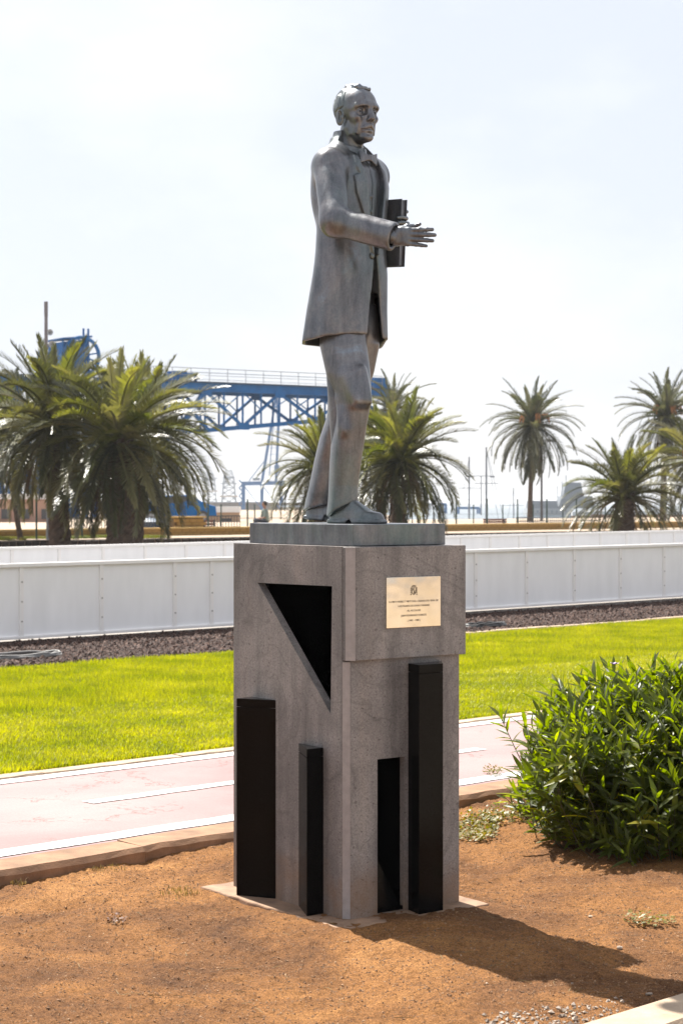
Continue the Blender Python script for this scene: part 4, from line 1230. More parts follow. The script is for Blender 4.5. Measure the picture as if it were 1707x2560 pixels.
def f_hair(P):
    p = to_head(P)
    sk = smin(d_ell(p, (-0.016, 0, 0.034), (0.092, 0.070, 0.078)), d_ell(p, (0.024, 0, 0.024), (0.064, 0.063, 0.070)), 0.03)
    # combed strands: over the crown from the parting, down the sides towards the nape
    ay = np.abs(p[1])
    side_ = np.clip((0.088 - p[2]) / 0.035, 0, 1)
    top_ = np.sin(p[1] * 330 + p[0] * 40 + 2.0 * np.sin(p[0] * 45))
    sid_ = np.sin(p[0] * 360 + p[2] * 190 + 2.0 * np.sin(p[2] * 60 + p[0] * 30))
    strand = 0.0021 * (top_ * (1 - side_) + sid_ * side_)
    xf = np.interp(p[2], [-0.10, -0.078, -0.05, -0.02, 0.010, 0.024, 0.05, 0.08, 0.11], [-0.062, -0.054, -0.047, -0.040, -0.030, 0.010, 0.010, 0.004, 0.012])
    fore = np.clip((0.040 - ay) / 0.018, 0, 1) * np.clip((p[2] - 0.055) / 0.03, 0, 1)
    front = p[0] - (xf + 0.040 * fore)
    thick = 0.0022 + 0.0063 * np.clip(-front / 0.035, 0, 1)
    sh_ = sk - thick + strand * np.clip(-front / 0.02, 0.25, 1)
    sh_ = smax(sh_, front, 0.006)
    sh_ = smax(sh_, -0.085 - p[2], 0.01)
    # the swept quiff along the top
    q = d_cap(p, (-0.03, -0.024, 0.114), (0.036, -0.020, 0.105), 0.010, 0.009)
    q = smin(q, d_cap(p, (0.000, 0.026, 0.108), (0.052, 0.022, 0.094), 0.011, 0.008), 0.012)
    q = smin(q, d_cap(p, (0.036, -0.020, 0.105), (0.060, 0.014, 0.094), 0.008, 0.006), 0.01)
    sh_ = smin(sh_, q + strand * 0.6, 0.010)
    for s in (-1, 1):
        sh_ = smax(sh_, -d_ell(p, (-0.004, s * 0.080, -0.022), (0.0200, 0.012, 0.034)), 0.006)
    return sh_

# ---- hands
def frame(d, up):
    d = np.array(d, float); d /= np.linalg.norm(d)
    up = np.array(up, float); up -= d * (up @ d); up /= np.linalg.norm(up)
    return d, up, np.cross(d, up)
def hand(P, w, d, up, side, curls, spread, thumb, size=1.0, fat=1.0, fl=1.0, pl=1.0):
    """w wrist, d pointing along the hand, up towards the index finger, side = palm direction"""
    X = lambda a, u, s: w + size * (d * a + up * u + side * s)
    f = d_fcap(P, X(-0.06, 0, 0), X(0.0, 0, 0), 0.029 * size, 0.028 * size, side, 0.74)
    palm = d_box(P, X(0.052 * pl, 0.0, 0.0), (0.050 * size * pl, 0.040 * size, 0.0125 * size), np.array([d, up, side]), 0.012 * size)
    f = smin(f, palm, 0.03)
    f = smin(f, d_ell(P, X(0.035, 0.026, 0.012), np.array((0.028, 0.028, 0.022)) * size), 0.02)     # ball of the thumb
    lens = [(0.040, 0.026, 0.021), (0.045, 0.029, 0.022), (0.042, 0.027, 0.021), (0.033, 0.020, 0.018)]
    base = [(0.098, 0.030), (0.102, 0.010), (0.098, -0.011), (0.090, -0.031)]
    rad = [(0.0098, 0.0088, 0.0080, 0.0070), (0.0100, 0.0090, 0.0082, 0.0072), (0.0096, 0.0086, 0.0078, 0.0068), (0.0086, 0.0076, 0.0068, 0.0060)]
    rad = [tuple(q * fat for q in r_) for r_ in rad]
    lens = [tuple(q * fl for q in r_) for r_ in lens]
    base = [(q[0] * pl, q[1]) for q in base]
    for i in range(4):
        a = X(base[i][0], base[i][1], 0.0); ang = 0.0
        sp = spread[i]
        f = smin(f, d_cap(P, X(0.05, base[i][1] * 0.7, -0.002), a, 0.010 * size, rad[i][0] * size), 0.012)
        fing = None
        for j in range(3):
            ang += curls[i][j]
            dd = (d * math.cos(sp) + up * math.sin(sp)); dd = dd * math.cos(ang) + side * math.sin(ang)
            b_ = a + dd * lens[i][j] * size
            c = d_cap(P, a, b_, rad[i][j] * size, rad[i][j + 1] * size)
            fing = c if fing is None else smin(fing, c, 0.004)
            a = b_
        f = smin(f, fing, 0.004)
    a = X(*thumb[0])
    tr = [0.0135, 0.0115, 0.0100, 0.0080]
    for j in range(1, len(thumb)):
        b_ = X(*thumb[j]); f = smin(f, d_cap(P, a, b_, tr[j - 1] * size, tr[j] * size), 0.010 if j == 1 else 0.005); a = b_
    return f
dR, uR, _ = frame(LP(1075, 592, -0.185) - WR_R, (0, 0, 1))
sR = np.array([0.0, 1.0, 0.0]); sR = sR - dR * (sR @ dR); sR /= np.linalg.norm(sR)
def f_hand_r(P):
    return hand(P, WR_R + dR * 0.004, dR, uR, sR, [(0.10, 0.12, 0.10), (0.08, 0.10, 0.08), (0.12, 0.14, 0.10), (0.18, 0.18, 0.12)], (0.05, 0.0, -0.04, -0.09),
                [(0.012, 0.028, 0.012), (0.050, 0.050, 0.022), (0.084, 0.050, 0.024), (0.112, 0.060, 0.020)], 0.84, 1.22, 1.22, 0.74)
BKC = LP(1006, 580, 0.155) + np.array([-0.085, 0.0, 0.0])
BT = 0.036
dL, uL, _ = frame((0.9, -0.18, 0.10), (0, 0, 1))
sL = -np.cross(dL, uL); sL = np.array([0, -1.0, 0]) - dL * (np.array([0, -1.0, 0]) @ dL); sL /= np.linalg.norm(sL)
WL2 = np.array([BKC[0] - 0.030, BKC[1] + BT / 2 + 0.022, BKC[2] + 0.005])
WR_L[:] = WL2 - np.array([0.010, -0.010, 0.002])
EL_L[:] = np.array([WR_L[0] - 0.235, 0.262, WR_L[2] + 0.03])
def f_hand_l(P):
    c = (0.25, 1.05, 0.75)
    return hand(P, WL2, dL, uL, sL, [(0.15, 1.20, 0.55), (0.20, 1.15, 0.55), (0.2, 1.15, 0.6), (0.25, 1.2, 0.6)], (0.16, 0.04, -0.06, -0.16),
                [(0.022, 0.030, 0.006), (0.055, 0.058, -0.004), (0.082, 0.076, -0.020), (0.090, 0.080, -0.045)], 0.98)

statue = thing('statue', 'weathered bronze statue of a man in a suit holding a book, standing on the pedestal', 'statue', SC, TH_F)

def make_bronze():
    m, nt, b = node_mat('weathered_bronze')
    n1 = noise_tex(nt, 5.0, 6, 0.62, dist=0.8)
    n2 = noise_tex(nt, 6.0, 6, 0.65, stretch=(4.5, 4.5, 0.7))
    n3 = noise_tex(nt, 120.0, 3, 0.6)
    r1 = ramp(nt, n1.outputs['Fac'], [(0.28, (0.092, 0.097, 0.107)), (0.44, (0.126, 0.134, 0.148)), (0.57, (0.166, 0.162, 0.170)), (0.66, (0.178, 0.202, 0.230)), (0.76, (0.160, 0.208, 0.205))])
    r2 = ramp(nt, n2.outputs['Fac'], [(0.30, (0.60, 0.58, 0.60)), (0.52, (1, 1, 1)), (0.75, (1.38, 1.43, 1.43))])
    c = mixc(nt, 0.9, r1.outputs['Color'], r2.outputs['Color'], 'MULTIPLY')
    # verdigris in patches
    n4 = noise_tex(nt, 2.6, 4, 0.6, stretch=(1.5, 1.5, 0.8))
    gk = ramp(nt, n4.outputs['Fac'], [(0.50, 0.0), (0.68, 0.55)])
    c = mixc(nt, gk.outputs['Color'], c, (0.105, 0.152, 0.140))
    r3 = ramp(nt, n3.outputs['Fac'], [(0.3, 0.82), (0.7, 1.15)])
    c = mixc(nt, 0.7, c, r3.outputs['Color'], 'MULTIPLY')
    nt.links.new(c, b.inputs['Base Color'])
    b.inputs['Metallic'].default_value = 0.75
    rr = ramp(nt, n2.outputs['Fac'], [(0.3, 0.27), (0.7, 0.44)])
    nt.links.new(rr.outputs['Color'], b.inputs['Roughness'])
    bump(nt, b, n3.outputs['Fac'], 0.12, 0.003)
    return m
M_BRONZE = make_bronze()
def sp_part(name, fn, lo, hi, h, parent=None):
    return link(name, sculpt(name, fn, lo, hi, h), M_BRONZE, parent or statue)
# slab under the feet (in world directions of the pedestal)
sl_pts = [PF(a, b_) for a, b_ in ((0.055, 0.05), (0.513, 0.05), (0.513, 0.765), (0.055, 0.765))]
inv = Matrix.Rotation(-TH_F, 4, 'Z')
slab_pts = [inv @ Vector((p.x - SC.x, p.y - SC.y, 0)) for p in sl_pts]
part('base_slab', MB().prism([p[:2] for p in slab_pts], -0.0838, 0.0), M_BRONZE, statue, bevel=0.003)
# body: head, neck and hands are one figure inside the clothes
def f_body(P):
    return f_head(P)
hd = sp_part('figure', f_head, (HC[0] - 0.14, -0.12, 1.42), (HC[0] + 0.15, 0.12, HC[2] + 0.14), 0.0022)
bmj = bmesh.new(); bmj.from_mesh(hd.data)
for fn, lo, hi in ((f_hand_r, WR_R + np.array([-0.08, -0.09, -0.09]), WR_R + np.array([0.24, 0.12, 0.12])), (f_hand_l, WL2 + np.array([-0.08, -0.12, -0.10]), WL2 + np.array([0.22, 0.10, 0.12]))):
    me = sculpt('hand', fn, tuple(lo), tuple(hi), 0.0024); bmj.from_mesh(me); bpy.data.meshes.remove(me)
def f_core(P):
    d = smin(smax(torso(P, -0.05), 0.85 - P[2], 0.02), d_cap(P, SH_R, EL_R, 0.035, 0.03), 0.03)
    for a, b_ in ((EL_R, WR_R), (SH_L, EL_L), (EL_L, WR_L), ((0, 0, 1.45), (HC[0] - 0.018, 0, HC[2] - 0.08))): d = smin(d, d_cap(P, a, b_, 0.030), 0.02)
    d = smin(d, d_cap(P, (0.01, YR, 0.85), (float(np.interp(0.1, zr, xr)), YR, 0.10), 0.05, 0.03), 0.03)
    d = smin(d, d_cap(P, (0.01, YL, 0.85), (float(np.interp(0.1, zl, xl)), YL, 0.10), 0.05, 0.03), 0.03)
    return d
me = sculpt('core', f_core, (-0.45, -0.34, 0.03), (0.50, 0.36, 1.60), 0.012); bmj.from_mesh(me); bpy.data.meshes.remove(me)
bmj.to_mesh(hd.data); bmj.free(); hd.data.shade_smooth()
sp_part('hair', f_hair, (HC[0] - 0.14, -0.11, HC[2] - 0.11), (HC[0] + 0.12, 0.11, HC[2] + 0.15), 0.0024)
jk = sp_part('jacket', f_jacket, (-0.30, -0.36, 0.68), (0.48, 0.38, 1.58), 0.0058)
sp_part('waistcoat', f_vest, (-0.20, -0.22, 1.00), (0.22, 0.22, 1.56), 0.0042)
sp_part('trousers', f_trousers, (-0.46, -0.20, 0.0), (0.24, 0.20, 0.90), 0.0052)
for tp, hp in ((tR, hR), (tL, hL)):
    c = (tp + hp) / 2
    sp_part('shoe', lambda P, tp=tp, hp=hp: shoe(P, tp, hp, 0), (c[0] - 0.18, c[1] - 0.09, -0.012), (c[0] + 0.18, c[1] + 0.09, 0.16), 0.0034)
# jacket button
sp_part('button', lambda P: d_ell(P, np.array([np.interp(1.07, ZS, JC) + np.interp(1.07, ZS, JA) + 0.002, -0.020, 1.072]), (0.007, 0.013, 0.015)), (0.10, -0.06, 1.04), (0.20, 0.02, 1.10), 0.003, jk)
# shirt collar and bow tie
def f_collar(P):
    r = np.sqrt((P[0] - 0.014) ** 2 + (P[1]) ** 2)
    zc = 1.508 - 0.26 * np.clip(P[0], -0.03, 0.1)
    d = np.maximum(np.abs(r - 0.0685) - 0.004, np.abs(P[2] - zc) - 0.026)
    for s in (-1, 1):
        w = d_box(P, (0.086, s * 0.020, 1.492), (0.004, 0.014, 0.020), np.array([[0.92, s * 0.35, 0.15], [-s * 0.35, 0.93, 0], [-0.15, 0, 0.98]]), 0.003)
        d = smin(d, w, 0.004)
    return d
sp_part('shirt_collar', f_collar, (-0.10, -0.11, 1.44), (0.13, 0.11, 1.56), 0.0032)
def f_bow(P):
    d = d_box(P, (0.121, 0, 1.468), (0.010, 0.010, 0.013), None, 0.004)
    for s in (-1, 1):
        y = s * (P[1])
        hh = np.interp(y, [0, 0.01, 0.055], [0.008, 0.011, 0.026])
        w = np.maximum(np.maximum(np.abs(P[2] - 1.468) - hh, np.abs(P[0] - 0.118 + y * 0.10) - 0.008), np.maximum(-y, y - 0.055))
        d = smin(d, w, 0.005)
    return d
sp_part('bow_tie', f_bow, (0.08, -0.07, 1.42), (0.15, 0.07, 1.52), 0.0028)
# the book held at his left side: covers and page block
book = bpy.data.objects.new('book', None); COL.objects.link(book); book.parent = statue
book.location = Vector(BKC); book.rotation_euler = (0, R(3), R(-3))
HB, WB = 0.272, 0.185
for s in (-1, 1):
    part('cover', MB().box((0, s * (BT / 2 - 0.002), 0), WB, 0.004, HB), M_BRONZE, book, bevel=0.001)
part('spine', MB().box((-WB / 2, 0, 0), 0.004, BT, HB), M_BRONZE, book, bevel=0.001)
part('page_block', MB().box((-0.002, 0, 0), WB - 0.012, BT - 0.0085, HB - 0.010), M_BRONZE, book)
# ------------------------------------------------------------------ palms
def frond_mesh(name, L, droop, seed, n=64, leaf=0.40, curl=0.0, wide=0.026, sparse=0.0):
    r_ = np.random.default_rng(seed)
    m = 22
    s = np.linspace(0, 1, m)
    th = -droop * s ** 1.4
    seg = L / (m - 1)
    px = np.concatenate([[0], np.cumsum(np.cos(th[:-1]) * seg)]); pz = np.concatenate([[0], np.cumsum(np.sin(th[:-1]) * seg)])
    py = curl * L * s ** 2
    V, F = [], []
    # midrib: three sided, tapering
    for i in range(m):
        w = 0.022 * (1 - s[i] * 0.85) * (1.7 - 0.7 * min(1, s[i] * 5))
        c = np.array([px[i], py[i], pz[i]]); nrm = np.array([-math.sin(th[i]), 0, math.cos(th[i])])
        V += [c + np.array([0, w, 0]), c - np.array([0, w, 0]), c - nrm * w]
        if i:
            o = 3 * (i - 1)
            for k in range(3): F += [(o + k, o + (k + 1) % 3, o + 3 + (k + 1) % 3), (o + k, o + 3 + (k + 1) % 3, o + 3 + k)]
    for i in range(n):
        q = 0.10 + 0.90 * (i + 0.5) / n
        j = q * (m - 1); a = int(min(j, m - 2)); f = j - a
        c = np.array([px[a] + (px[a + 1] - px[a]) * f, py[a] + (py[a + 1] - py[a]) * f, pz[a] + (pz[a + 1] - pz[a]) * f])
        t = np.array([math.cos(th[a]), 0, math.sin(th[a])]); nr = np.array([-t[2], 0, t[0]])
        ln = leaf * np.interp(q, [0.1, 0.25, 0.5, 0.8, 1.0], [0.35, 0.85, 1.0, 0.75, 0.40])
        an = R(np.interp(q, [0.1, 0.5, 1.0], [66, 50, 18]))
        for sg in (-1, 1):
            if r_.random() < sparse: continue
            l = ln * r_.uniform(0.8, 1.1); a2 = an * r_.uniform(0.85, 1.15); lift = r_.uniform(0.15, 0.70)
            d = t * math.cos(a2) + np.array([0, sg, 0]) * math.sin(a2) + nr * lift; d /= np.linalg.norm(d)
            d2 = d + np.array([0, 0, -0.14]) * r_.uniform(0.0, 1.2); d2 /= np.linalg.norm(d2)
            wv = np.cross(d, nr); wv /= np.linalg.norm(wv) + 1e-9; wv = wv * 0.75 + nr * 0.35 * sg
            w = wide * r_.uniform(0.8, 1.15) / 2
            m1 = c + d * l * 0.55; tip = m1 + d2 * l * 0.45
            o = len(V)
            V += [c + wv * w * 0.6, c - wv * w * 0.6, m1 + wv * w, m1 - wv * w, tip]
            F += [(o, o + 1, o + 3), (o, o + 3, o + 2), (o + 2, o + 3, o + 4)]
    return np_mesh(name, np.array(V), np.array(F))
def frond_set(tagname, mat, droops, L=1.0, leaf=0.160, n=66, sparse=0.0, wide=0.0145, seed=0):
    out = []
    for i, d in enumerate(droops):
        for c in (-0.08, 0.07):
            me = frond_mesh('frond', L, d, seed + i * 7 + int(c > 0), n, leaf, c, wide, sparse); me.materials.append(mat); out.append((d, me))
    return out
M_PALM = leafy('palm_frond', [(0.042, 0.047, 0.020), (0.090, 0.094, 0.040), (0.175, 0.166, 0.082)], 0.40, 0.26, (1.0, 1.0, 0.50), 0.6, 4.0, 0.55, 1.7)
M_PALM_Y = leafy('fresh_palm_frond', [(0.062, 0.074, 0.019), (0.120, 0.128, 0.038), (0.195, 0.188, 0.075)], 0.40, 0.32, (1.0, 1.0, 0.45), 0.6, 4.0, 0.5, 1.8)
M_PALM_G = leafy('grey_palm_frond', [(0.042, 0.050, 0.030), (0.082, 0.088, 0.055), (0.135, 0.134, 0.088)], 0.42, 0.22, (1.0, 1.0, 0.6), 0.4, 4.0, 0.5)
M_PALM_D = leafy('dead_palm_frond', [(0.060, 0.040, 0.024), (0.115, 0.080, 0.050), (0.180, 0.125, 0.080)], 0.8, 0.15, (1, 0.9, 0.7), 0.2, 4.0, 0.5)
M_TRUNK = simple('palm_trunk', (0.085, 0.062, 0.046), 0.95, var=0.45, scale=9.0, bumps=0.9, bscale=35)
M_STALK = simple('orange_date_stalk', (0.32, 0.135, 0.035), 0.6, var=0.2, scale=9.0)
DR = (0.4, 0.9, 1.4, 1.9)
FR_GREEN = frond_set('g', M_PALM, DR, seed=1)
FR_FRESH = frond_set('y', M_PALM_Y, DR[:3], seed=50)
FR_GREY = frond_set('s', M_PALM_G, DR, leaf=0.125, sparse=0.05, seed=90)
FR_DEAD = frond_set('d', M_PALM_D, (0.5, 1.0), leaf=0.13, sparse=0.25, n=46, seed=130)
def pick(lib, d): return min(lib, key=lambda q: abs(q[0] - d) + random.random() * 0.35)[1]

def palm(label, px, py, Y, L, r, nfr, px_base=None, z_base=0.0, grey=False, fresh=0.25, dead=9, e_lo=-50, e_hi=84, boots=True, dates=0, rs=1, group='palm trees behind the white boards'):
    random.seed(rs * 101 + 5)
    c = at(px, py, Y)
    kb = ((px_base if px_base is not None else px) - CX0) / FPX
    base = Vector((kb * Y, Y, z_base))
    p = thing('palm_tree', label, 'palm tree', base, 0.0, group)
    cz = c - base
    # trunk
    m, n = 30, 16
    vs, fs = [], []
    for i in range(m + 1):
        f = i / m
        cc = cz * f + Vector((0, 0, -0.1 * (1 - f)))
        rad = r * (1.18 - 0.30 * f + (0.20 * max(0, f - 0.78) / 0.22 if boots else 0)) * (1 + 0.25 * math.exp(-f * 12))
        for k in range(n):
            a = 2 * math.pi * (k + 0.5 * (i % 2)) / n
            bulge = 1 + (0.07 if (k + i) % 2 else -0.05) + random.uniform(-0.045, 0.045)
            vs.append(cc + Vector((math.cos(a), math.sin(a), 0)) * rad * bulge)
    fs = [(i * n + k, i * n + (k + 1) % n, (i + 1) * n + (k + 1) % n, (i + 1) * n + k) for i in range(m) for k in range(n)]
    fs.append(tuple(range(m * n, (m + 1) * n)))
    tr = part('trunk', MB().add(vs, fs), M_TRUNK, p)
    if boots:
        # cut leaf bases below the crown
        mb = MB()
        for k in range(70):
            f = 1 - (k / 70) ** 1.3 * min(0.6, 1.1 / max(cz.z, 0.5)); a = k * 2.39996
            rad = r * (1.18 - 0.30 * f + 0.20 * max(0, f - 0.78) / 0.22)
            o = cz * f + Vector((math.cos(a), math.sin(a), 0)) * rad * 0.9
            d = Vector((math.cos(a), math.sin(a), 1.1)).normalized(); sx = Vector((-math.sin(a), math.cos(a), 0)); up = d.cross(sx)
            mb.box(o + d * r * 0.20, r * 0.5, r * 0.26, r * 0.10, d, sx, up)
        part('leaf_base_stubs', mb, M_TRUNK, tr)
    # crown: every frond its own part
    crown_r = r * 0.55
    for i in range(nfr):
        f = (i + 0.5) / nfr
        e = e_hi + (e_lo - e_hi) * f ** 0.92 + random.uniform(-7, 7)
        a = i * 2.39996 + random.uniform(-0.25, 0.25)
        dr = 0.40 + 1.10 * min(1, max(0, (82 - e) / 70)) + random.uniform(-0.2, 0.25)
        if e < -10: dr = max(0.6, dr - 0.7 * min(1, (-10 - e) / 40))
        lib = FR_GREY if grey else (FR_FRESH if (f < 0.62 and random.random() < fresh) else FR_GREEN)
        o = link('frond', pick(lib, dr), None, p)
        o.location = cz + Vector((math.cos(a), math.sin(a), 0)) * crown_r * (0.3 + 0.7 * f) + Vector((0, 0, 0.30 * r * (1 - f) - r * 0.5 * f))
        o.rotation_euler = (random.uniform(-0.35, 0.35), -R(e), a)
        sc = L * random.uniform(0.88, 1.08) * (0.80 if f < 0.10 else (0.90 if f < 0.2 else 1.0))
        o.scale = (sc, sc, sc)
    for i in range(dead):
        a = i * 2.39996 + 1.0; e = random.uniform(-82, -55)
        o = link('dead_frond', pick(FR_DEAD, random.choice((0.5, 1.0))), None, p)
        o.location = cz + Vector((math.cos(a), math.sin(a), 0)) * r * 0.9 - Vector((0, 0, r * 0.7))
        o.rotation_euler = (random.uniform(-0.5, 0.5), -R(e), a)
        sc = L * random.uniform(0.5, 0.72); o.scale = (sc, sc, sc)
    for i in range(dates):
        a = -2.4 + i * 1.15 + random.uniform(-0.2, 0.2)
        mb = MB()
        o0 = cz + Vector((0, 0, r * 0.3))
        for k in range(26):
            da = a + random.uniform(-0.35, 0.35); up = random.uniform(0.15, 0.55)
            pts = [o0, o0 + Vector((math.cos(a) * 0.30, math.sin(a) * 0.30, 0.34)) * L * 0.45]
            q = pts[-1]
            pts.append(q + Vector((math.cos(da) * 0.3, math.sin(da) * 0.3, 0.05 - random.random() * 0.25)) * L * 0.45)
            pts.append(pts[-1] + Vector((math.cos(da) * 0.1, math.sin(da) * 0.1, -0.25)) * L * 0.3)
            mb.tube(pts, [0.016, 0.014, 0.010, 0.012], 4, False)
        part('date_stalk', mb, M_STALK, p)
    return p
palm('tall-trunked Canary palm at far left in front of the blue gantry wheel', 136, 1062, 46.0, 2.65, 0.235, 100, 155, rs=1)
palm('thickest palm with shaggy trunk, second from the left, in front of the blue truss', 296, 1098, 44.5, 2.50, 0.295, 100, 303, fresh=0.4, rs=2)
palm('palm with thin dark trunk half hidden behind the thickest palm', 356, 1078, 50.0, 2.65, 0.17, 96, 338, fresh=0.3, rs=3)
palm('thin-trunked palm at the left picture edge behind the first big palm', 8, 1085, 52.0, 2.35, 0.062, 56, 54, rs=4, boots=False, z_base=ZT)
palm('low spreading palm showing left of the statue legs', 800, 1165, 54.0, 2.05, 0.20, 76, 800, fresh=0.55, rs=5, dead=5)
palm('bushy palm showing right of the statue legs', 1003, 1150, 52.0, 2.30, 0.165, 104, 991, fresh=0.4, rs=6, dead=12, e_lo=-48)
palm('palm with straight dark trunk between the statue legs and the bushy palm', 948, 1128, 57.0, 2.05, 0.15, 70, 955, fresh=0.4, rs=7, dead=6)
palm('grey green palm crown rising above the bushy palm right of the legs', 982, 1022, 82.0, 2.15, 0.16, 56, 985, grey=True, rs=8, z_base=ZT, dead=4, group='grey green palms on the harbour promenade')
palm('tall single grey green palm with slender bare trunk right of the statue', 1330, 1060, 98.0, 3.05, 0.115, 84, 1323, grey=True, rs=9, z_base=ZT, dead=6, e_lo=-74, boots=False, dates=3, group='grey green palms on the harbour promenade')
palm('grey green palm at the right picture edge behind two lower palms', 1662, 1040, 96.0, 3.0, 0.14, 72, 1655, grey=True, rs=10, z_base=ZT, dead=6, e_lo=-66, dates=4, group='grey green palms on the harbour promenade')
palm('short squat palm in front of the yellow wall on the right', 1560, 1236, 60.0, 2.30, 0.30, 76, 1559, fresh=0.3, rs=11, dead=3, e_lo=-22, z_base=0.3)
palm('palm with rusty orange stalks cut by the right picture edge', 1738, 1150, 70.0, 2.35, 0.22, 70, 1740, rs=12, z_base=ZT, dates=4, dead=6)

# ------------------------------------------------------------------ leafy bush on the right
def leaf_arrays(L=0.128, W=0.0165):
    m = 4
    V, F = [], []
    for i in range(m + 1):
        f = i / m
        w = W * math.sin(math.pi * min(1, f * 0.93 + 0.05)) ** 0.8 * (1 - 0.35 * f)
        z = -0.16 * L * f * f; x = L * f
        V += [(x, -w, z + w * 0.35), (x, 0, z), (x, w, z + w * 0.35)]
    for i in range(m):
        o = 3 * i
        F += [(o, o + 1, o + 4, o + 3), (o + 1, o + 2, o + 5, o + 4)]
    return np.array(V), np.array(F)
LV, LF = leaf_arrays()
M_LEAF = leafy('bush_leaf', [(0.052, 0.070, 0.010), (0.125, 0.148, 0.015), (0.235, 0.240, 0.026), (0.340, 0.310, 0.046)], 0.40, 0.55, (1.0, 1.0, 0.28), 0.45, 9.0, 0.65, 2.6)
M_STEM = simple('bush_stem', (0.060, 0.055, 0.024), 0.7, var=0.3, scale=20)
BC = np.array([2.02, 9.14, 0.0]); BR = (1.12, 1.10, 0.735)
bush = thing('leafy_bush', 'dense glossy green long-leaved bush beside the pedestal', 'bush', Vector(BC))
random.seed(4)
leaf_list = []          # (pos, dir, up, scale)
stems = MB()
def shell(az, el, rad):
    n = 3.2
    cx_, sx_ = math.cos(az), math.sin(az)
    rxy = (abs(cx_) ** n + abs(sx_) ** n) ** (-1 / n)
    ce, se = math.cos(el), math.sin(el)
    q = (abs(ce) ** 3.6 + abs(se) ** 3.6) ** (-1 / 3.6)
    lump = 1 + 0.05 * math.sin(az * 5 + el * 3) + 0.045 * math.sin(az * 11 - el * 7 + 1)
    return np.array([BR[0] * rxy * cx_ * ce * q * lump, BR[1] * rxy * sx_ * ce * q * lump, BR[2] * se * q * (1 + 0.05 * math.sin(az * 9))]) * rad
for k in range(2000):
    az = random.uniform(-math.pi, math.pi) if k % 3 == 0 else random.uniform(-math.pi * 1.08, -math.pi * 0.30)
    el = math.asin(random.uniform(0.015, 1.0) ** 0.9)
    rad = random.uniform(0.80, 1.0) if random.random() < 0.93 else random.uniform(1.0, 1.07)
    if k % 6 == 0: rad = random.uniform(0.55, 0.82)
    tip = shell(az, el, rad)
    out = np.array([math.cos(az) * math.cos(el), math.sin(az) * math.cos(el), math.sin(el)])
    d = out * 0.75 + np.array([0, 0, 0.65]) + np.array([random.uniform(-.4, .4) for _ in range(3)]); d /= np.linalg.norm(d)
    Ls = random.uniform(0.12, 0.24)
    p0 = tip - d * Ls
    stems.tube([Vector(p0 - d * 0.1), Vector(tip)], [0.0035, 0.002], 3, False)
    nl = random.randint(7, 11)
    ph = random.uniform(0, 6.28)
    ref = np.cross(d, (0, 0, 1.0)); ref /= np.linalg.norm(ref) + 1e-6; ref2 = np.cross(d, ref)
    for i in range(nl):
        f = i / (nl - 1)
        a = ph + (i // 2) * math.pi / 2 + (i % 2) * math.pi
        spread = 1.15 - 0.75 * f
        ld = d * math.cos(spread) + (ref * math.cos(a) + ref2 * math.sin(a)) * math.sin(spread) + np.array([0, 0, -0.10 + random.uniform(-.15, .1)])
        ld /= np.linalg.norm(ld)
        leaf_list.append((p0 + d * Ls * f, ld, d, random.uniform(0.6, 1.3) * (1.0 - 0.25 * f) * (0.8 if el < 0.25 else 1.0)))
part('stems', stems, M_STEM, bush)
def leaf_matrix(pos, ld, d, sc):
    x = np.array(ld); z = np.array(d) - x * (np.array(d) @ x); z /= np.linalg.norm(z) + 1e-9; y = np.cross(z, x)
    return np.stack([x, y, z], 1) * sc
# the 300 that show largest are single leaves, the rest one mass
def score(q):
    p = q[0] + BC
    kx = (p[0] / p[1]) * FPX + CX0
    return (p[1] + max(0, abs(kx - 1490) - 240) * 0.02 + 0.25 * max(0.0, 0.1 - p[2]) * 10) / q[3]
leaf_list = [q for q in leaf_list if q[0][2] > 0.01]
order = sorted(leaf_list, key=score)
leaf_me = np_mesh('leaf', LV, LF, True); leaf_me.materials.append(M_LEAF)
for q in order[:300]:
    o = link('leaf', leaf_me, None, bush)
    Mx = leaf_matrix(*q)
    M4 = Matrix.Identity(4)
    for i in range(3):
        for j in range(3): M4[i][j] = float(Mx[i, j])
        M4[i][3] = float(q[0][i])
    o.matrix_local = M4
A = np.stack([leaf_matrix(*q) for q in order[300:]]); B = np.stack([q[0] for q in order[300:]])
VV = np.einsum('nij,kj->nki', A, LV) + B[:, None, :]
FFl = (np.arange(len(A))[:, None, None] * len(LV) + LF[None]).reshape(-1, 4)
fo = link('foliage', np_mesh('foliage', VV.reshape(-1, 3), FFl, True), M_LEAF, bush); fo['kind'] = 'stuff'
# one small mauve flower on top
M_MAUVE = simple('mauve_petal', (0.34, 0.24, 0.48), 0.6, var=0.15)
fl = MB(); fc_ = Vector(at(1535, 1662, 8.75)) - Vector(BC)
for k in range(5):
    a = k * 2 * math.pi / 5
    t_ = Vector((math.cos(a), math.sin(a), 0.5)); w_ = Vector((-math.sin(a), math.cos(a), 0)) * 0.011
    fl.add([fc_, fc_ + t_ * 0.012 + w_, fc_ + t_ * 0.024, fc_ + t_ * 0.012 - w_], [(0, 1, 2, 3)])
part('flower', fl, M_MAUVE, bush)

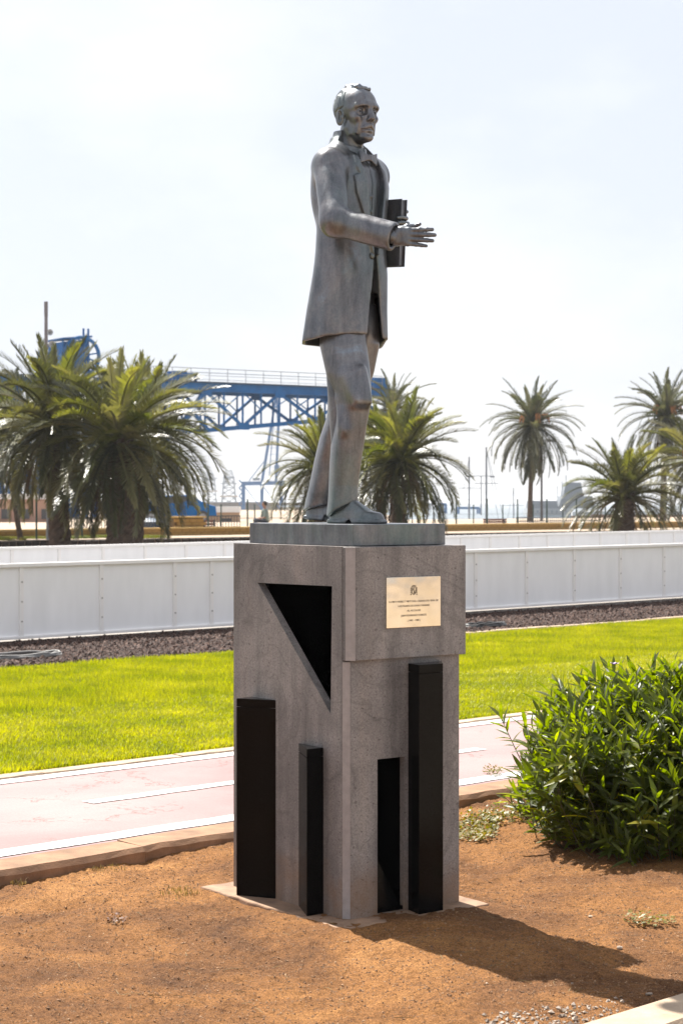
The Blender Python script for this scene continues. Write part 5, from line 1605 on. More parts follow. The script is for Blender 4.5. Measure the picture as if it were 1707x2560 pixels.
# ------------------------------------------------------------------ weeds, dry grass, stones, hose
def small_leaves(name, label, pts, zf, size, mat, up=0.5, cat='weed', kind=None):
    n = len(pts)
    V, F = [], []
    for i, (x, y) in enumerate(pts):
        z = zf(x, y) + random.uniform(0.0, size * 1.6)
        a = random.uniform(0, 6.28); l = size * random.uniform(0.6, 1.3); w = l * 0.32; e = random.uniform(0.0, up)
        d = np.array([math.cos(a) * math.cos(e), math.sin(a) * math.cos(e), math.sin(e)]); s_ = np.array([-math.sin(a), math.cos(a), 0.25]); c = np.array([x, y, z])
        V += [c, c + d * l * 0.5 + s_ * w, c + d * l, c + d * l * 0.5 - s_ * w]; F.append((4 * i, 4 * i + 1, 4 * i + 2, 4 * i + 3))
    b0 = np.array(V).mean(0); b0[2] = zf(b0[0], b0[1])
    return tag(link(name, np_mesh(name, np.array(V) - b0, np.array(F)), mat, None, Vector(b0)), label, cat, kind=kind)
M_WEED = leafy('weed_leaf', [(0.045, 0.060, 0.012), (0.110, 0.115, 0.020), (0.200, 0.150, 0.035), (0.24, 0.20, 0.11)], 0.5, 0.25, scale=40, rand=0)
M_WEED_R = leafy('reddish_weed', [(0.06, 0.05, 0.02), (0.13, 0.05, 0.03), (0.20, 0.16, 0.12)], 0.6, 0.2, scale=60, rand=0)
M_STRAW = leafy('dry_grass', [(0.11, 0.075, 0.030), (0.21, 0.15, 0.065), (0.30, 0.23, 0.12)], 0.7, 0.25, (1, 0.95, 0.7), 0.3, 20, 0)
def gpt(px, py, z=0.0):
    Y = (EYE - z) * FPX / (py - HZ)
    return (px - CX0) / FPX * Y, Y
def blob(px, py, rx, ry, n):
    out = []
    for _ in range(n):
        a = random.uniform(0, 6.28); q = math.sqrt(random.random())
        out.append(gpt(px + rx * q * math.cos(a), py + ry * q * math.sin(a)))
    return out
small_leaves('low_weed', 'small yellow green succulent weed alone on the soil at right', blob(1622, 2292, 66, 13, 150), soil_z, 0.020, M_WEED)
small_leaves('low_weed', 'patch of yellow green ground weed by the kerb behind the pedestal', blob(1185, 2062, 58, 32, 900) + blob(1260, 2040, 60, 16, 350), soil_z, 0.022, M_WEED, 0.9)
small_leaves('low_weed', 'small reddish dry weed on the soil left of the pedestal', blob(290, 2294, 24, 8, 60), soil_z, 0.014, M_WEED_R, 0.9)
small_leaves('low_weed', 'green weed tuft growing on the kerb joint beside the bush', blob(1232, 1957, 24, 7, 110) + blob(1300, 1952, 16, 4, 50), lambda x, y: 0.055, 0.020, M_WEED, 0.9)
# dry grass wisps along the kerb
pts = [gpt(random.uniform(60, 345), 0 + 2200) for _ in range(1)]
sg_ = []
for _ in range(520):
    s = random.uniform(s_of(40, 6.5), s_of(370, 6.5)); t = 6.55 - abs(random.gauss(0, 0.045))
    if fbm(np.array([s * 5.0]), np.array([0.0]), 300, 3)[0] > -0.05: sg_.append((s, t))
for _ in range(140):
    sg_.append((random.uniform(s_of(545, 6.5), s_of(578, 6.5)), 6.54 - abs(random.gauss(0, 0.02))))
for _ in range(150):
    x_, y_ = gpt(random.gauss(455, 26), random.gauss(2224, 7)); sg_.append((x_ * UX + y_ * UY, -x_ * UY + y_ * UX))
sg_ = np.array(sg_)
tag(link('dry_grass', grass_mesh('dry_grass', sg_[:, 0], sg_[:, 1], -0.012, 0.006, 0.026, 0.0018), M_STRAW), 'straw coloured dry grass wisps along the kerb at left', 'grass', kind='stuff')
# straw bits lying on the soil
mb = MB()
for _ in range(60):
    x_, y_ = gpt(random.uniform(0, 1600), random.uniform(2230, 2550)); z_ = soil_z(x_, y_) + 0.004; a = random.uniform(0, 3.14); l = random.uniform(0.01, 0.035)
    mb.tube([(x_ - math.cos(a) * l, y_ - math.sin(a) * l, z_), (x_, y_ + random.uniform(-.004, .004), z_ + 0.003), (x_ + math.cos(a) * l, y_ + math.sin(a) * l, z_)], 0.0010, 3, False)
tag(part('straw_litter', mb, M_STRAW, None), 'scattered dry straws lying on the orange soil', 'litter', kind='stuff')

M_PALE = patch_mat('pale_stone', [(0.16, 0.12, 0.09), (0.30, 0.24, 0.19), (0.42, 0.37, 0.32)], 25.0)
def rock(label, px, py, wpx, flat=0.55, mat=None):
    x_, y_ = gpt(px, py); r = wpx / FPX * y_ / 2
    bm = bmesh.new(); bmesh.ops.create_icosphere(bm, subdivisions=2, radius=1)
    for v in bm.verts:
        v.co *= random.uniform(0.85, 1.12); v.co.x *= r; v.co.y *= r * 0.8; v.co.z *= r * flat
    me = bpy.data.meshes.new('stone'); bm.to_mesh(me); bm.free()
    o = link('stone', me, mat or M_PALE, None, (x_, y_, soil_z(x_, y_) + r * flat * 0.55)); o.rotation_euler = (0.1, 0.1, random.uniform(0, 3))
    return tag(o, label, 'stone', 'loose stones on the soil')
random.seed(15)
rock('pale pebble lying beside the far edge of the pedestal shadow', 1548, 2362, 17)
rock('flat brown stone lying on the soil between pedestal and succulent weed', 1475, 2280, 15, 0.4, M_KERB2)
rock('flat pale stone in the shadow tip near the lower right kerb', 1621, 2478, 20, 0.4)
rock('white chip on the soil at the centre of the pedestal shadow', 1430, 2441, 9)
rock('small brown stone just beyond the shadow edge below the succulent weed', 1606, 2338, 9, 0.6, M_KERB2)
rock('grey lump of litter against the kerb among dry grass', 235, 2159, 14, 0.8)
rock('round pebble on the soil between the shadow and the front picture edge', 1216, 2456, 10, 0.6, M_KERB2)
# gravel spill at the kerb
sg2 = []
for _ in range(300):
    px_ = random.uniform(1200, 1560); py_ = 2560 - random.random() ** 1.6 * (20 + (px_ - 1180) * 0.16) + 6
    x_, y_ = gpt(px_, py_); s_, t_ = x_ * UX + y_ * UY, -x_ * UY + y_ * UX
    if t_ > 3.475: sg2.append((s_, t_))
sg2 = np.array(sg2)
tag(lumps('gravel', sg2[:, 0], sg2[:, 1], np.array([soil_z(UX * a - UY * b_, UY * a + UX * b_) for a, b_ in sg2]), 0.003, 0.010, M_PALE), 'pale gravel spilled along the lower right kerb', 'gravel', kind='stuff')

M_HOSE = simple('grey_hose', (0.16, 0.155, 0.15), 0.6, var=0.2)
M_HOSE2 = simple('black_hose', (0.035, 0.035, 0.035), 0.5, var=0.2)
def hose(label, px, t, loops, rx, ry, mat, rs):
    random.seed(rs)
    p = at_t(px, t, 0.06)
    pts = []
    for k in range(loops * 26):
        a = k * 2 * math.pi / 26; q = 1 - 0.05 * (k // 26) + 0.03 * math.sin(a * 3 + k)
        pts.append((rx * q * math.cos(a) * UX - ry * q * math.sin(a) * UY, rx * q * math.cos(a) * UY + ry * q * math.sin(a) * UX, 0.012 * (k // 26) + random.uniform(-0.004, 0.012)))
    return tag(link('hose_coil', MB().tube(pts, 0.013, 6).mesh('hose_coil', None, True), mat, None, p), label, 'hose')
hose('grey irrigation hose coil lying on the gravel at left', 45, 15.35, 3, 0.52, 0.16, M_HOSE, 3)
hose('black irrigation hose coil lying on the gravel right of the pedestal', 1212, 15.25, 3, 0.36, 0.14, M_HOSE2, 5)
# ------------------------------------------------------------------ water and quay
def make_water():
    m, nt, b = node_mat('harbour_water')
    b.inputs['Base Color'].default_value = (0.055, 0.095, 0.120, 1); b.inputs['Roughness'].default_value = 0.18
    n = noise_tex(nt, 0.6, 4, 0.6, stretch=(1, 0.35, 1)); bump(nt, b, n.outputs['Fac'], 0.6, 0.3)
    return m
M_WATER = make_water()
structure('water', MB().add([Vector((-5000, 60, -2.0)), Vector((5000, 60, -2.0)), Vector((5000, 9000, -2.0)), Vector((-5000, 9000, -2.0))], [(0, 1, 2, 3)]), M_WATER)
structure('quay_wall', MB().add([st(20, 78, ZT), st(300, 78, ZT), st(300, 78, -3), st(20, 78, -3)], [(0, 1, 2, 3)]), M_CONC)
# apron of the working quay on the left, where the gantry stands
structure('quay', MB().prism([(-60, 92), (4, 92), (4, 260), (-60, 260)], -3, 0.45), M_PAVE)

M_BLUE = simple('blue_crane_paint', (0.004, 0.098, 0.290), 0.65, var=0.25, scale=0.8)
M_BLUE.node_tree.nodes['Principled BSDF'].inputs['Specular IOR Level'].default_value = 0.2
M_BLUE_D = simple('dark_blue_steel', (0.010, 0.035, 0.075), 0.6, var=0.2, scale=0.8)
M_BLUE2 = simple('pale_blue_crane_paint', (0.030, 0.130, 0.300), 0.55, var=0.12, scale=0.3)
M_GALV = simple('galvanised_pipe', (0.23, 0.24, 0.26), 0.5, var=0.1)
M_BEIGE = simple('beige_render', (0.42, 0.285, 0.185), 0.9, var=0.06, scale=0.6)
M_PINK = simple('pinkish_render', (0.40, 0.24, 0.175), 0.9, var=0.06, scale=0.5)
M_SHIP = simple('ship_grey', (0.150, 0.170, 0.195), 0.6, var=0.08, scale=0.1)
M_SHIP_L = simple('ship_light_grey', (0.26, 0.28, 0.30), 0.6, var=0.08, scale=0.1)
M_WHITE = simple('white_paint', (0.70, 0.70, 0.70), 0.5, var=0.04)
M_RUST = simple('rusty_orange', (0.30, 0.12, 0.04), 0.8, var=0.2, scale=1)

# ------------------------------------------------------------------ the big blue gantry
GD = Vector((0.842, 0.539, 0)).normalized(); GN = Vector((-GD.y, GD.x, 0))
G0 = Vector(((500 - CX0) / FPX * 133.0, 133.0, 0))
ZD = 10.2
def gp(m, n=0.0, z=0.0): return G0 + GD * m + GN * n + Vector((0, 0, z))
def gm(px, n=0.0):
    k = (px - CX0) / FPX; o = G0 + GN * n
    return (k * o.y - o.x) / (GD.x - k * GD.y)
def gz(px, py, n=0.0):
    return EYE + (HZ - py) / FPX * gp(gm(px, n), n).y
gan = thing('gantry_crane', 'blue steel gantry with long lattice boom and big toothed wheel behind the palms', 'crane', gp(0, 0, 0))
gb = gan.location
def gpart(name, mb, mat=M_BLUE): return part(name, mb, mat, gan, gb)
m_l, m_r = gm(-60), gm(975)
# deck girders
for n in (0.0, 3.6):
    gpart('deck_girder', MB().beam(gp(m_l, n, ZD - 0.30), gp(m_r, n, ZD - 0.30), 0.28, 0.62))
gpart('deck_plate', MB().beam(gp(m_l, 1.8, ZD + 0.05), gp(m_r, 1.8, ZD + 0.05), 4.3, 0.10), M_BLUE_D)
# boom trusses
m0, m1 = gm(522), gm(960)
zb = lambda m: 6.76 + (7.55 - 6.76) / (gm(760) - m0) * (m - m0)
mj = gm(440)
for n in (0.0, 3.6):
    npan = 5
    mt = gm(513)
    ms = [mt + (m1 - mt) * i / npan for i in range(npan + 1)]
    gpart('bottom_chord', MB().beam(gp(m0 - 0.3, n, zb(m0)), gp(m1, n, zb(m1)), 0.26, 0.28))
    gpart('end_strut', MB().beam(gp(m0, n, zb(m0)), gp(gm(432), n, ZD - 0.5), 0.24))
    for i, m in enumerate(ms):
        gpart('vertical', MB().beam(gp(m, n, zb(m)), gp(m, n, ZD - 0.5), 0.15))
        if i < npan:
            mm = (m + ms[i + 1]) / 2
            gpart('vertical', MB().beam(gp(mm, n, zb(mm)), gp(mm, n, ZD - 0.5), 0.13))
            if i % 2: a, b_ = (m, zb(m) + 0.1), (ms[i + 1], ZD - 0.55)
            else: a, b_ = (m, ZD - 0.55), (ms[i + 1], zb(ms[i + 1]) + 0.1)
            gpart('diagonal', MB().beam(gp(a[0], n, a[1]), gp(b_[0], n, b_[1]), 0.19))
            gpart('tie_rod', MB().beam(gp(mm, n, (a[1] + b_[1]) / 2), gp(ms[i + 1] if a[1] > b_[1] else m, n, ZD - 0.55), 0.07))
        zg = zb(m) + 0.1 if i % 2 else ZD - 0.65
        gpart('gusset_plate', MB().box(gp(m, n - 0.16, zg), 0.9, 0.04, 0.5, GD, GN))
for i in range(8):
    m = m0 + (m1 - m0) * i / 7
    gpart('cross_beam', MB().beam(gp(m, 0, zb(m)), gp(m, 3.6, zb(m)), 0.16))
# inclined legs left of the boom and the trestle under the machine house
for n in (0.0, 3.6):
    for (pa, za, pb_, zb_) in ((455, ZD - 0.5, 395, 4.0), (515, ZD - 0.5, 440, 6.5), (395, 4.0, 380, 0.4), (300, ZD - 0.5, 360, 0.4)):
        gpart('leg', MB().beam(gp(gm(pa), n, za), gp(gm(pb_), n, zb_), 0.34))
    for k, px_ in enumerate((-40, -15, 8, 30, 52, 75, 98, 122, 146, 170, 194, 216, 238, 262, 285)):
        gpart('trestle_post', MB().beam(gp(gm(px_), n, 0.4), gp(gm(px_), n, ZD - 0.55), 0.22 if k % 3 else 0.42))
    for z in (8.2, 5.6, 3.0):
        gpart('trestle_rail', MB().beam(gp(m_l, n, z), gp(gm(300), n, z), 0.16))
    for k in range(6):
        a, b_ = gm(-40 + 55 * k), gm(15 + 55 * k)
        gpart('trestle_brace', MB().beam(gp(a, n, ZD - 0.6), gp(b_, n, 5.7), 0.12))
# machine house, slightly turned, with roof and toothed wheel
wl_, wr_ = gm(150), gm(230)
zt_, zb2 = gz(190, 846), ZD + 0.1
mbh = MB()
mbh.add([gp(wl_, 0.2, zb2), gp(wr_, 0.2, zb2), gp(wr_, 2.6, zb2), gp(wl_, 2.6, zb2), gp(wl_ + 0.35, 0.2, zt_ - 0.25), gp(wr_ - 0.1, 0.2, zt_), gp(wr_ - 0.1, 2.6, zt_), gp(wl_ + 0.35, 2.6, zt_ - 0.25)],
        [(0, 1, 5, 4), (1, 2, 6, 5), (2, 3, 7, 6), (3, 0, 4, 7), (4, 5, 6, 7), (3, 2, 1, 0)])
gpart('machine_house', mbh)
gpart('house_roof', MB().beam(gp(wl_ + 0.2, 1.4, zt_ - 0.05), gp(wr_ + 0.05, 1.4, zt_ + 0.2), 2.8, 0.12))
for q in (0.12, 0.3, 0.5, 0.7, 0.88):
    gpart('house_rib', MB().beam(gp(wl_ + (wr_ - wl_) * q, 0.12, zb2), gp(wl_ + (wr_ - wl_) * q, 0.12, zt_ - 0.15), 0.10))
for q in (214, 226):
    gpart('roof_post', MB().beam(gp(gm(q), 0.3, zt_ - 0.6), gp(gm(q), 0.3, zt_ + 0.75), 0.13))
def wheel(mc, zc, Rr, n, teeth=56):
    mb = MB(); vs = []; fs = []
    N = teeth * 2
    for i in range(N):
        a = 2 * math.pi * i / N; ro = Rr * (1.03 if i % 2 else 0.985); ri = Rr * 0.86
        for rr, nn in ((ro, n - 0.09), (ro, n + 0.09), (ri, n + 0.09), (ri, n - 0.09)):
            vs.append(gp(mc + math.cos(a) * rr, nn, zc + math.sin(a) * rr))
    for i in range(N):
        j = (i + 1) % N
        for q in range(4): fs.append((4 * i + q, 4 * j + q, 4 * j + (q + 1) % 4, 4 * i + (q + 1) % 4))
    mb.add(vs, fs)
    w = gpart('toothed_wheel', mb)
    for k in range(6):
        a = k * math.pi / 6 + 0.2
        part('spoke', MB().beam(gp(mc - math.cos(a) * Rr * 0.87, n, zc - math.sin(a) * Rr * 0.87), gp(mc + math.cos(a) * Rr * 0.87, n, zc + math.sin(a) * Rr * 0.87), 0.10), M_BLUE, w, gb)
    c = gp(mc, n - 0.15, zc)
    part('hub', MB().tube([c, c + GN * 0.3], 0.2, 12), M_BLUE, w, gb)
wheel(gm(204), gz(204, 890), 1.38, -0.1)
wheel(gm(172), gz(172, 893), 1.05, 2.9)
# winch housing and small machinery on the deck
gpart('winch_housing', MB().box(gp(gm(470), 1.2, ZD + 0.42), gm(497) - gm(441), 1.8, 0.60, GD, GN))
gpart('winch_lid', MB().box(gp(gm(462), 1.2, ZD + 0.78), gm(478) - gm(447), 1.2, 0.14, GD, GN))
c = gp(gm(300), 0.9, ZD + 0.1)
gpart('sheave_guard', MB().tube([c + GD * (0.75 * math.cos(a * math.pi / 8)) + Vector((0, 0, 0.75 * math.sin(a * math.pi / 8))) for a in range(9)], 0.09, 6))
gpart('deck_lamp', MB().tube([gp(gm(306), 0.3, ZD + 0.1), gp(gm(306), 0.3, ZD + 0.85)], 0.06, 6).box(gp(gm(306), 0.3, ZD + 0.95), 0.35, 0.25, 0.22, GD, GN))
c = gp(gm(950), 0.6, ZD + 0.45)
gpart('boom_head', MB().box(c, 1.2, 1.2, 1.0, GD, GN).beam(gp(gm(960), 0.6, ZD + 0.7), gp(gm(992), 0.6, ZD - 0.5), 0.5))
# handrail
for z, r in ((1.05, 0.025), (0.55, 0.018)):
    gpart('handrail', MB().tube([gp(gm(330), -0.1, ZD + z), gp(m_r - 0.8, -0.1, ZD + z)], r, 5), M_GALV)
    gpart('handrail', MB().tube([gp(gm(250), 3.7, ZD + z), gp(m_r - 0.8, 3.7, ZD + z)], r, 5), M_GALV)
for i in range(15):
    m = gm(335) + (m_r - 0.8 - gm(335)) * i / 14
    gpart('rail_post', MB().beam(gp(m, -0.1, ZD), gp(m, -0.1, ZD + 1.05), 0.04), M_GALV)

# ------------------------------------------------------------------ far portal crane, hazy
def lattice(mb, a, b_, wa, wb, nseg, th, axis_x=Vector((1, 0, 0)), axis_y=Vector((0, 1, 0))):
    """four-legged lattice mast from a (width wa) to b (width wb)"""
    a, b_ = Vector(a), Vector(b_)
    def cor(f, i):
        w = wa + (wb - wa) * f
        sx, sy = ((-1, -1), (1, -1), (1, 1), (-1, 1))[i]
        return a.lerp(b_, f) + axis_x * sx * w / 2 + axis_y * sy * w / 2
    for i in range(4): mb.beam(cor(0, i), cor(1, i), th * 1.5)
    for k in range(nseg):
        f0, f1 = k / nseg, (k + 1) / nseg
        for i in range(4):
            j = (i + 1) % 4
            mb.beam(cor(f1, i), cor(f1, j), th)
            mb.beam(cor(f0, i), cor(f1, j), th * 0.8); mb.beam(cor(f0, j), cor(f1, i), th * 0.8)
    return mb
YC = 520.0
def C(px, py, dy=0.0): return at(px, py, YC + dy)
fc2 = thing('portal_crane', 'pale hazy blue portal crane on the water beyond the boom', 'crane', C(650, 1262))
b0 = fc2.location
for x in (609, 655, 703):
    for dy in (0, 14): part('leg', MB().beam(C(x, 1330, dy), C(x, 1205, dy), 0.95 if dy == 0 else 0.6), M_BLUE2, fc2, b0)
part('beam', MB().beam(C(605, 1209), C(712, 1207), 1.0, 1.1), M_BLUE2, fc2, b0)
part('beam', MB().beam(C(605, 1209, 14), C(712, 1207, 14), 0.6, 0.65), M_BLUE2, fc2, b0)
for x in (609, 703): part('cross_beam', MB().beam(C(x, 1207), C(x, 1207, 14), 0.5), M_BLUE2, fc2, b0)
for (a, b_, w_) in ((C(655, 1205), C(678, 1066), 0.75), (C(672, 1205), C(683, 1066), 0.25), (C(690, 1206), C(696, 1066), 0.7), (C(655, 1206, 5), C(664, 1150, 5), 0.6)):
    part('mast_leg', MB().beam(a, b_, w_), M_BLUE2, fc2, b0)
for k in range(9):
    y = 1200 - k * 16
    part('ladder_rung', MB().beam(C(675, y), C(697, y), 0.10), M_BLUE2, fc2, b0)
for a, b_ in ((678, 690), (696, 692)): part('jib', MB().beam(C(a, 1068), C(b_, 990), 0.6), M_BLUE2, fc2, b0)
part('cabin', MB().box(C(692, 1172), 1.3, 1.6, 2.2), M_BLUE2, fc2, b0)
part('stay', MB().beam(C(622, 1203), C(663, 1150), 0.22), M_BLUE2, fc2, b0)
for a, b_ in ((613, 655), (660, 700)): part('brace', MB().beam(C(a, 1218), C(b_, 1273), 0.22), M_BLUE2, fc2, b0)
zz_ = MB()
for k in range(11):
    y0_, y1_ = 1310 - k * 10, 1300 - k * 10
    xa, xb = (598, 607) if k % 2 else (607, 598)
    zz_.beam(C(xa, y0_), C(xb, y1_), 0.35)
part('zigzag_stair', zz_, M_BLUE2, fc2, b0)
part('railing', MB().beam(C(632, 1198), C(650, 1198), 0.5, 0.7), M_GALV, fc2, b0)

# ------------------------------------------------------------------ drilling derricks
def derrick(label, px0, px1, ytop, Y, band, rs):
    xm = (px0 + px1) / 2
    D_ = thing('drilling_derrick', label, 'derrick', at(xm, 1290, Y), group='hazy drilling derricks in the harbour')
    b0 = D_.location
    W = (px1 - px0) / FPX * Y
    mb = lattice(MB(), at(xm, 1300, Y), at(xm, ytop + 22, Y), W, W * 0.55, 8, 0.42)
    part('lattice_mast', mb, M_SHIP, D_, b0)
    part('crown_platform', MB().box(at(xm, ytop + 24, Y), W * 0.66, W * 0.66, 1.2), M_SHIP, D_, b0)
    part('crown_frame', lattice(MB(), at(xm, ytop + 22, Y), at(xm, ytop + 6, Y), W * 0.5, W * 0.30, 2, 0.22), M_SHIP_L, D_, b0)
    part('crown_spike', MB().beam(at(xm - 8, ytop + 20, Y), at(xm - 8, ytop, Y), 0.4), M_SHIP_L, D_, b0)
    part('winch_deck', MB().box(at(xm, band, Y), W * 1.02, W * 1.0, 1.1), M_BEIGE, D_, b0)
    part('winch_deck', MB().box(at(xm, band - 32, Y), W * 0.95, W * 0.95, 0.5), M_SHIP, D_, b0)
    part('hull', MB().prism([(at(xm, 0, Y).x + W * i, Y + j * 12) for i, j in ((-2.4, -0.6), (2.0, -0.6), (2.3, 0), (2.0, 0.6), (-2.4, 0.6))], -2.2, 1.8), M_SHIP, D_, b0)
derrick('taller hazy drilling derrick with rusty deck band beside the palm', 551, 594, 1170, 1150.0, 1241, 1)
derrick('fainter hazy drilling derrick mostly hidden by palm fronds', 507, 545, 1176, 1400.0, 1228, 2)

# ------------------------------------------------------------------ far breakwater with sheds
bw = MB()
bw.prism([(-140, 620), (-1, 636), (-1, 648), (-140, 632)], -3, 1.4)
structure('breakwater', bw, M_LAND)
def shed(label, px0, px1, y0, y1, Y, mat, windows=0):
    a = at(px0, y1, Y); b_ = at(px1, y0, Y)
    W, H = b_.x - a.x, b_.z - a.z
    o = thing('harbour_building', label, 'building', Vector(((a.x + b_.x) / 2, Y, a.z)))
    part('wall', MB().box((0, W * 0.2, H / 2), W, W * 0.4, H), mat, o)
    part('roof', MB().box((0, W * 0.2, H + 0.15), W * 1.03, W * 0.43, 0.3), M_WHITE, o)
    if windows:
        for k in range(windows):
            part('window', MB().box((-W / 2 + W * (k + 0.5) / windows, -0.04, H * 0.55), W / windows * 0.4, 0.1, H * 0.3), M_DARKMET, o)
shed('beige rendered kiosk behind the dark railing left of the statue', 420, 596, 1281, 1330, 98.0, M_BEIGE, 3)
shed('pinkish rendered building behind the palms at the left edge', -60, 140, 1248, 1330, 104.0, M_PINK, 4)
shed('far beige shed on the breakwater between kiosk and statue', 700, 800, 1268, 1292, 360.0, M_BEIGE, 6)
shed('pale grey tower block across the harbour beside the bushy palm', 1034, 1078, 1259, 1312, 900.0, M_SHIP_L, 4)
shed('orange tinted low shed beneath the squat palm', 1430, 1475, 1289, 1312, 140.0, M_BEIGE, 2)
shed('long pale shed low behind the squat palm', 1478, 1720, 1286, 1312, 150.0, M_PINK, 9)

# blue tarpaulined skip and parked blue car behind the railing
def skip():
    a, b_ = at_t(358, 58.0, ZT), at_t(417, 58.0, ZT)
    L = (b_ - a).length
    o = thing('covered_skip', 'dark blue tarpaulin covered skip behind the railing beneath the palms', 'skip', (a + b_) / 2, math.atan2(b_.y - a.y, b_.x - a.x))
    H = EYE + (HZ - 1296) / FPX * a.y - ZT
    part('tub', MB().add([(-L * 0.42, -0.5, 0.05), (L * 0.42, -0.5, 0.05), (L * 0.42, 0.5, 0.05), (-L * 0.42, 0.5, 0.05), (-L / 2, -0.6, H * 0.7), (L / 2, -0.6, H * 0.7), (L / 2, 0.6, H * 0.7), (-L / 2, 0.6, H * 0.7)],
                          [(0, 1, 5, 4), (1, 2, 6, 5), (2, 3, 7, 6), (3, 0, 4, 7), (0, 3, 2, 1)]), M_BLUE_D, o)
    vs, fs = [], []
    for i in range(9):
        for j in range(5):
            x, y = -L / 2 - 0.03 + (L + 0.06) * i / 8, -0.64 + 1.28 * j / 4
            e = min(i, 8 - i, j, 4 - j)
            vs.append((x, y, H * 0.68 + (0.0 if e == 0 else H * 0.3 + random.uniform(-0.05, 0.05))))
    fs = [(5 * i + j, 5 * i + j + 1, 5 * i + j + 6, 5 * i + j + 5) for i in range(8) for j in range(4)]
    part('tarpaulin', MB().add(vs, fs), M_BLUE_D, o, smooth=True)
skip()
def car(label, px0, px1, t, mat, ytop):
    a, b_ = at_t(px0, t, ZT), at_t(px1, t, ZT)
    o = thing('parked_car', label, 'car', (a + b_) / 2, R(20))
    prof = [(-2.0, 0.30), (-2.0, 0.75), (-1.75, 0.88), (-1.05, 0.95), (-0.55, 1.38), (0.75, 1.42), (1.45, 1.0), (2.0, 0.85), (2.05, 0.35)]
    n = len(prof); vs = []
    for y, k in ((-0.82, 1.0), (0.82, 1.0)):
        vs += [(x, y * (0.86 if z > 1.1 else 1.0), z) for x, z in prof]
    part('body', MB().add(vs, [tuple(range(n)), tuple(reversed(range(n, 2 * n)))] + [(i, (i + 1) % n, n + (i + 1) % n, n + i) for i in range(n)]), mat, o, bevel=0.05)
    for s in (-1, 1):
        part('side_window', MB().add([(-0.85, s * 0.815, 1.0), (1.1, s * 0.815, 1.03), (0.62, s * 0.73, 1.34), (-0.48, s * 0.73, 1.31)], [(0, 1, 2, 3)]), M_DARKMET, o)
        for x in (-1.3, 1.3):
            w = part('wheel', MB().tube([(x, s * 0.70, 0.32), (x, s * 0.86, 0.32)], 0.32, 18), M_HOSE2, o)
            part('rim', MB().tube([(x, s * 0.862, 0.32), (x, s * 0.872, 0.32)], 0.19, 12), M_GALV, w)
        part('headlight', MB().box((-2.0, s * 0.6, 0.66), 0.06, 0.3, 0.14), M_WHITE, o)
car('blue parked car partly hidden by the yellow block pier', 418, 446, 72.0, M_BLUE, 0)

# ------------------------------------------------------------------ slender masts and lamp posts
def mast_boat(label, px, ytop, Y, stays, thick=0.09, hullw=3.0):
    b0 = at(px, HZ, Y); b0.z = -2.0
    o = thing('sailing_boat', label, 'boat', b0, group='moored sailing boats')
    top = at(px, ytop, Y)
    part('mast', MB().tube([Vector((b0.x, Y, -0.8)), top], [thick, thick * 0.6], 8), M_GALV, o, b0)
    hl_ = MB()
    sec = [(-4.2, 0.1, 0.9), (-2.5, 1.0, 0.75), (0, 1.35, 0.7), (2.6, 1.2, 0.75), (4.0, 0.9, 0.8)]
    vs = []
    for x, w, z in sec: vs += [(x, -w, z + 0.2), (x, -w * 0.7, -0.2), (x, 0, -0.5), (x, w * 0.7, -0.2), (x, w, z + 0.2)]
    fs = [(5 * i + j, 5 * i + j + 1, 5 * i + j + 6, 5 * i + j + 5) for i in range(4) for j in range(4)] + [(5 * i, 5 * i + 5, 5 * i + 9, 5 * i + 4) for i in range(4)] + [(20, 21, 22, 23, 24)]
    part('hull', hl_.add(vs, fs), M_WHITE, o)
    part('boom', MB().tube([(0, 0, 1.9), (3.0, 0, 2.0)], 0.06, 6), M_GALV, o)
    for (sx, sy) in stays:
        part('stay', MB().tube([top.lerp(Vector((b0.x, Y, 0)), 0.02), at(sx, sy, Y)], 0.022, 4), M_GALV, o, b0)
    q = top.lerp(Vector((b0.x, Y, -0.8)), 0.42)
    part('spreader', MB().beam(q - Vector((0.9, 0, 0)), q + Vector((0.9, 0, 0)), 0.05), M_GALV, o, b0)
mast_boat('sailing boat mast standing beside the drooping fronds of the bushy palm', 1172, 1142, 150.0, [(1155, 1240)])
mast_boat('tall leaning sailing boat mast with long stays left of the single tall palm', 1215, 1118, 140.0, [(1258, 1296), (1245, 1300)], 0.10)
mast_boat('short sailing boat mast between bench and tall palm', 1283, 1219, 160.0, [(1268, 1295)], 0.07)
def lamp(label, px, ytop, Y, arms, r=0.06, zb=ZT, M_GALV=M_GALV):
    k = (px - CX0) / FPX; b0 = Vector((k * Y, Y, zb)); top = at(px, ytop, Y)
    o = thing('lamp_post', label, 'lamp post', b0)
    part('pole', MB().tube([b0, top], [r, r * 0.6], 8), M_GALV, o, b0)
    part('arm', MB().beam(top - Vector((arms, 0, 0)), top + Vector((arms, 0, 0)), 0.05), M_GALV, o, b0)
    for s in (-1, 1): part('lamp_head', MB().box(top + Vector((s * arms, 0, -0.05)), 0.4, 0.25, 0.12), M_GALV, o, b0)
lamp('slender floodlight post far behind between the two leaning masts', 1202, 1190, 150.0, 0.9, 0.06)
lamp('grey lamp post standing just right of the tall palm trunk', 1353, 1100, 104.0, 0.5, 0.075, ZT, M_DARKMET)
lamp('grey post standing among fronds beside the first big palm trunk', 121, 1205, 52.0, 0.3, 0.06)

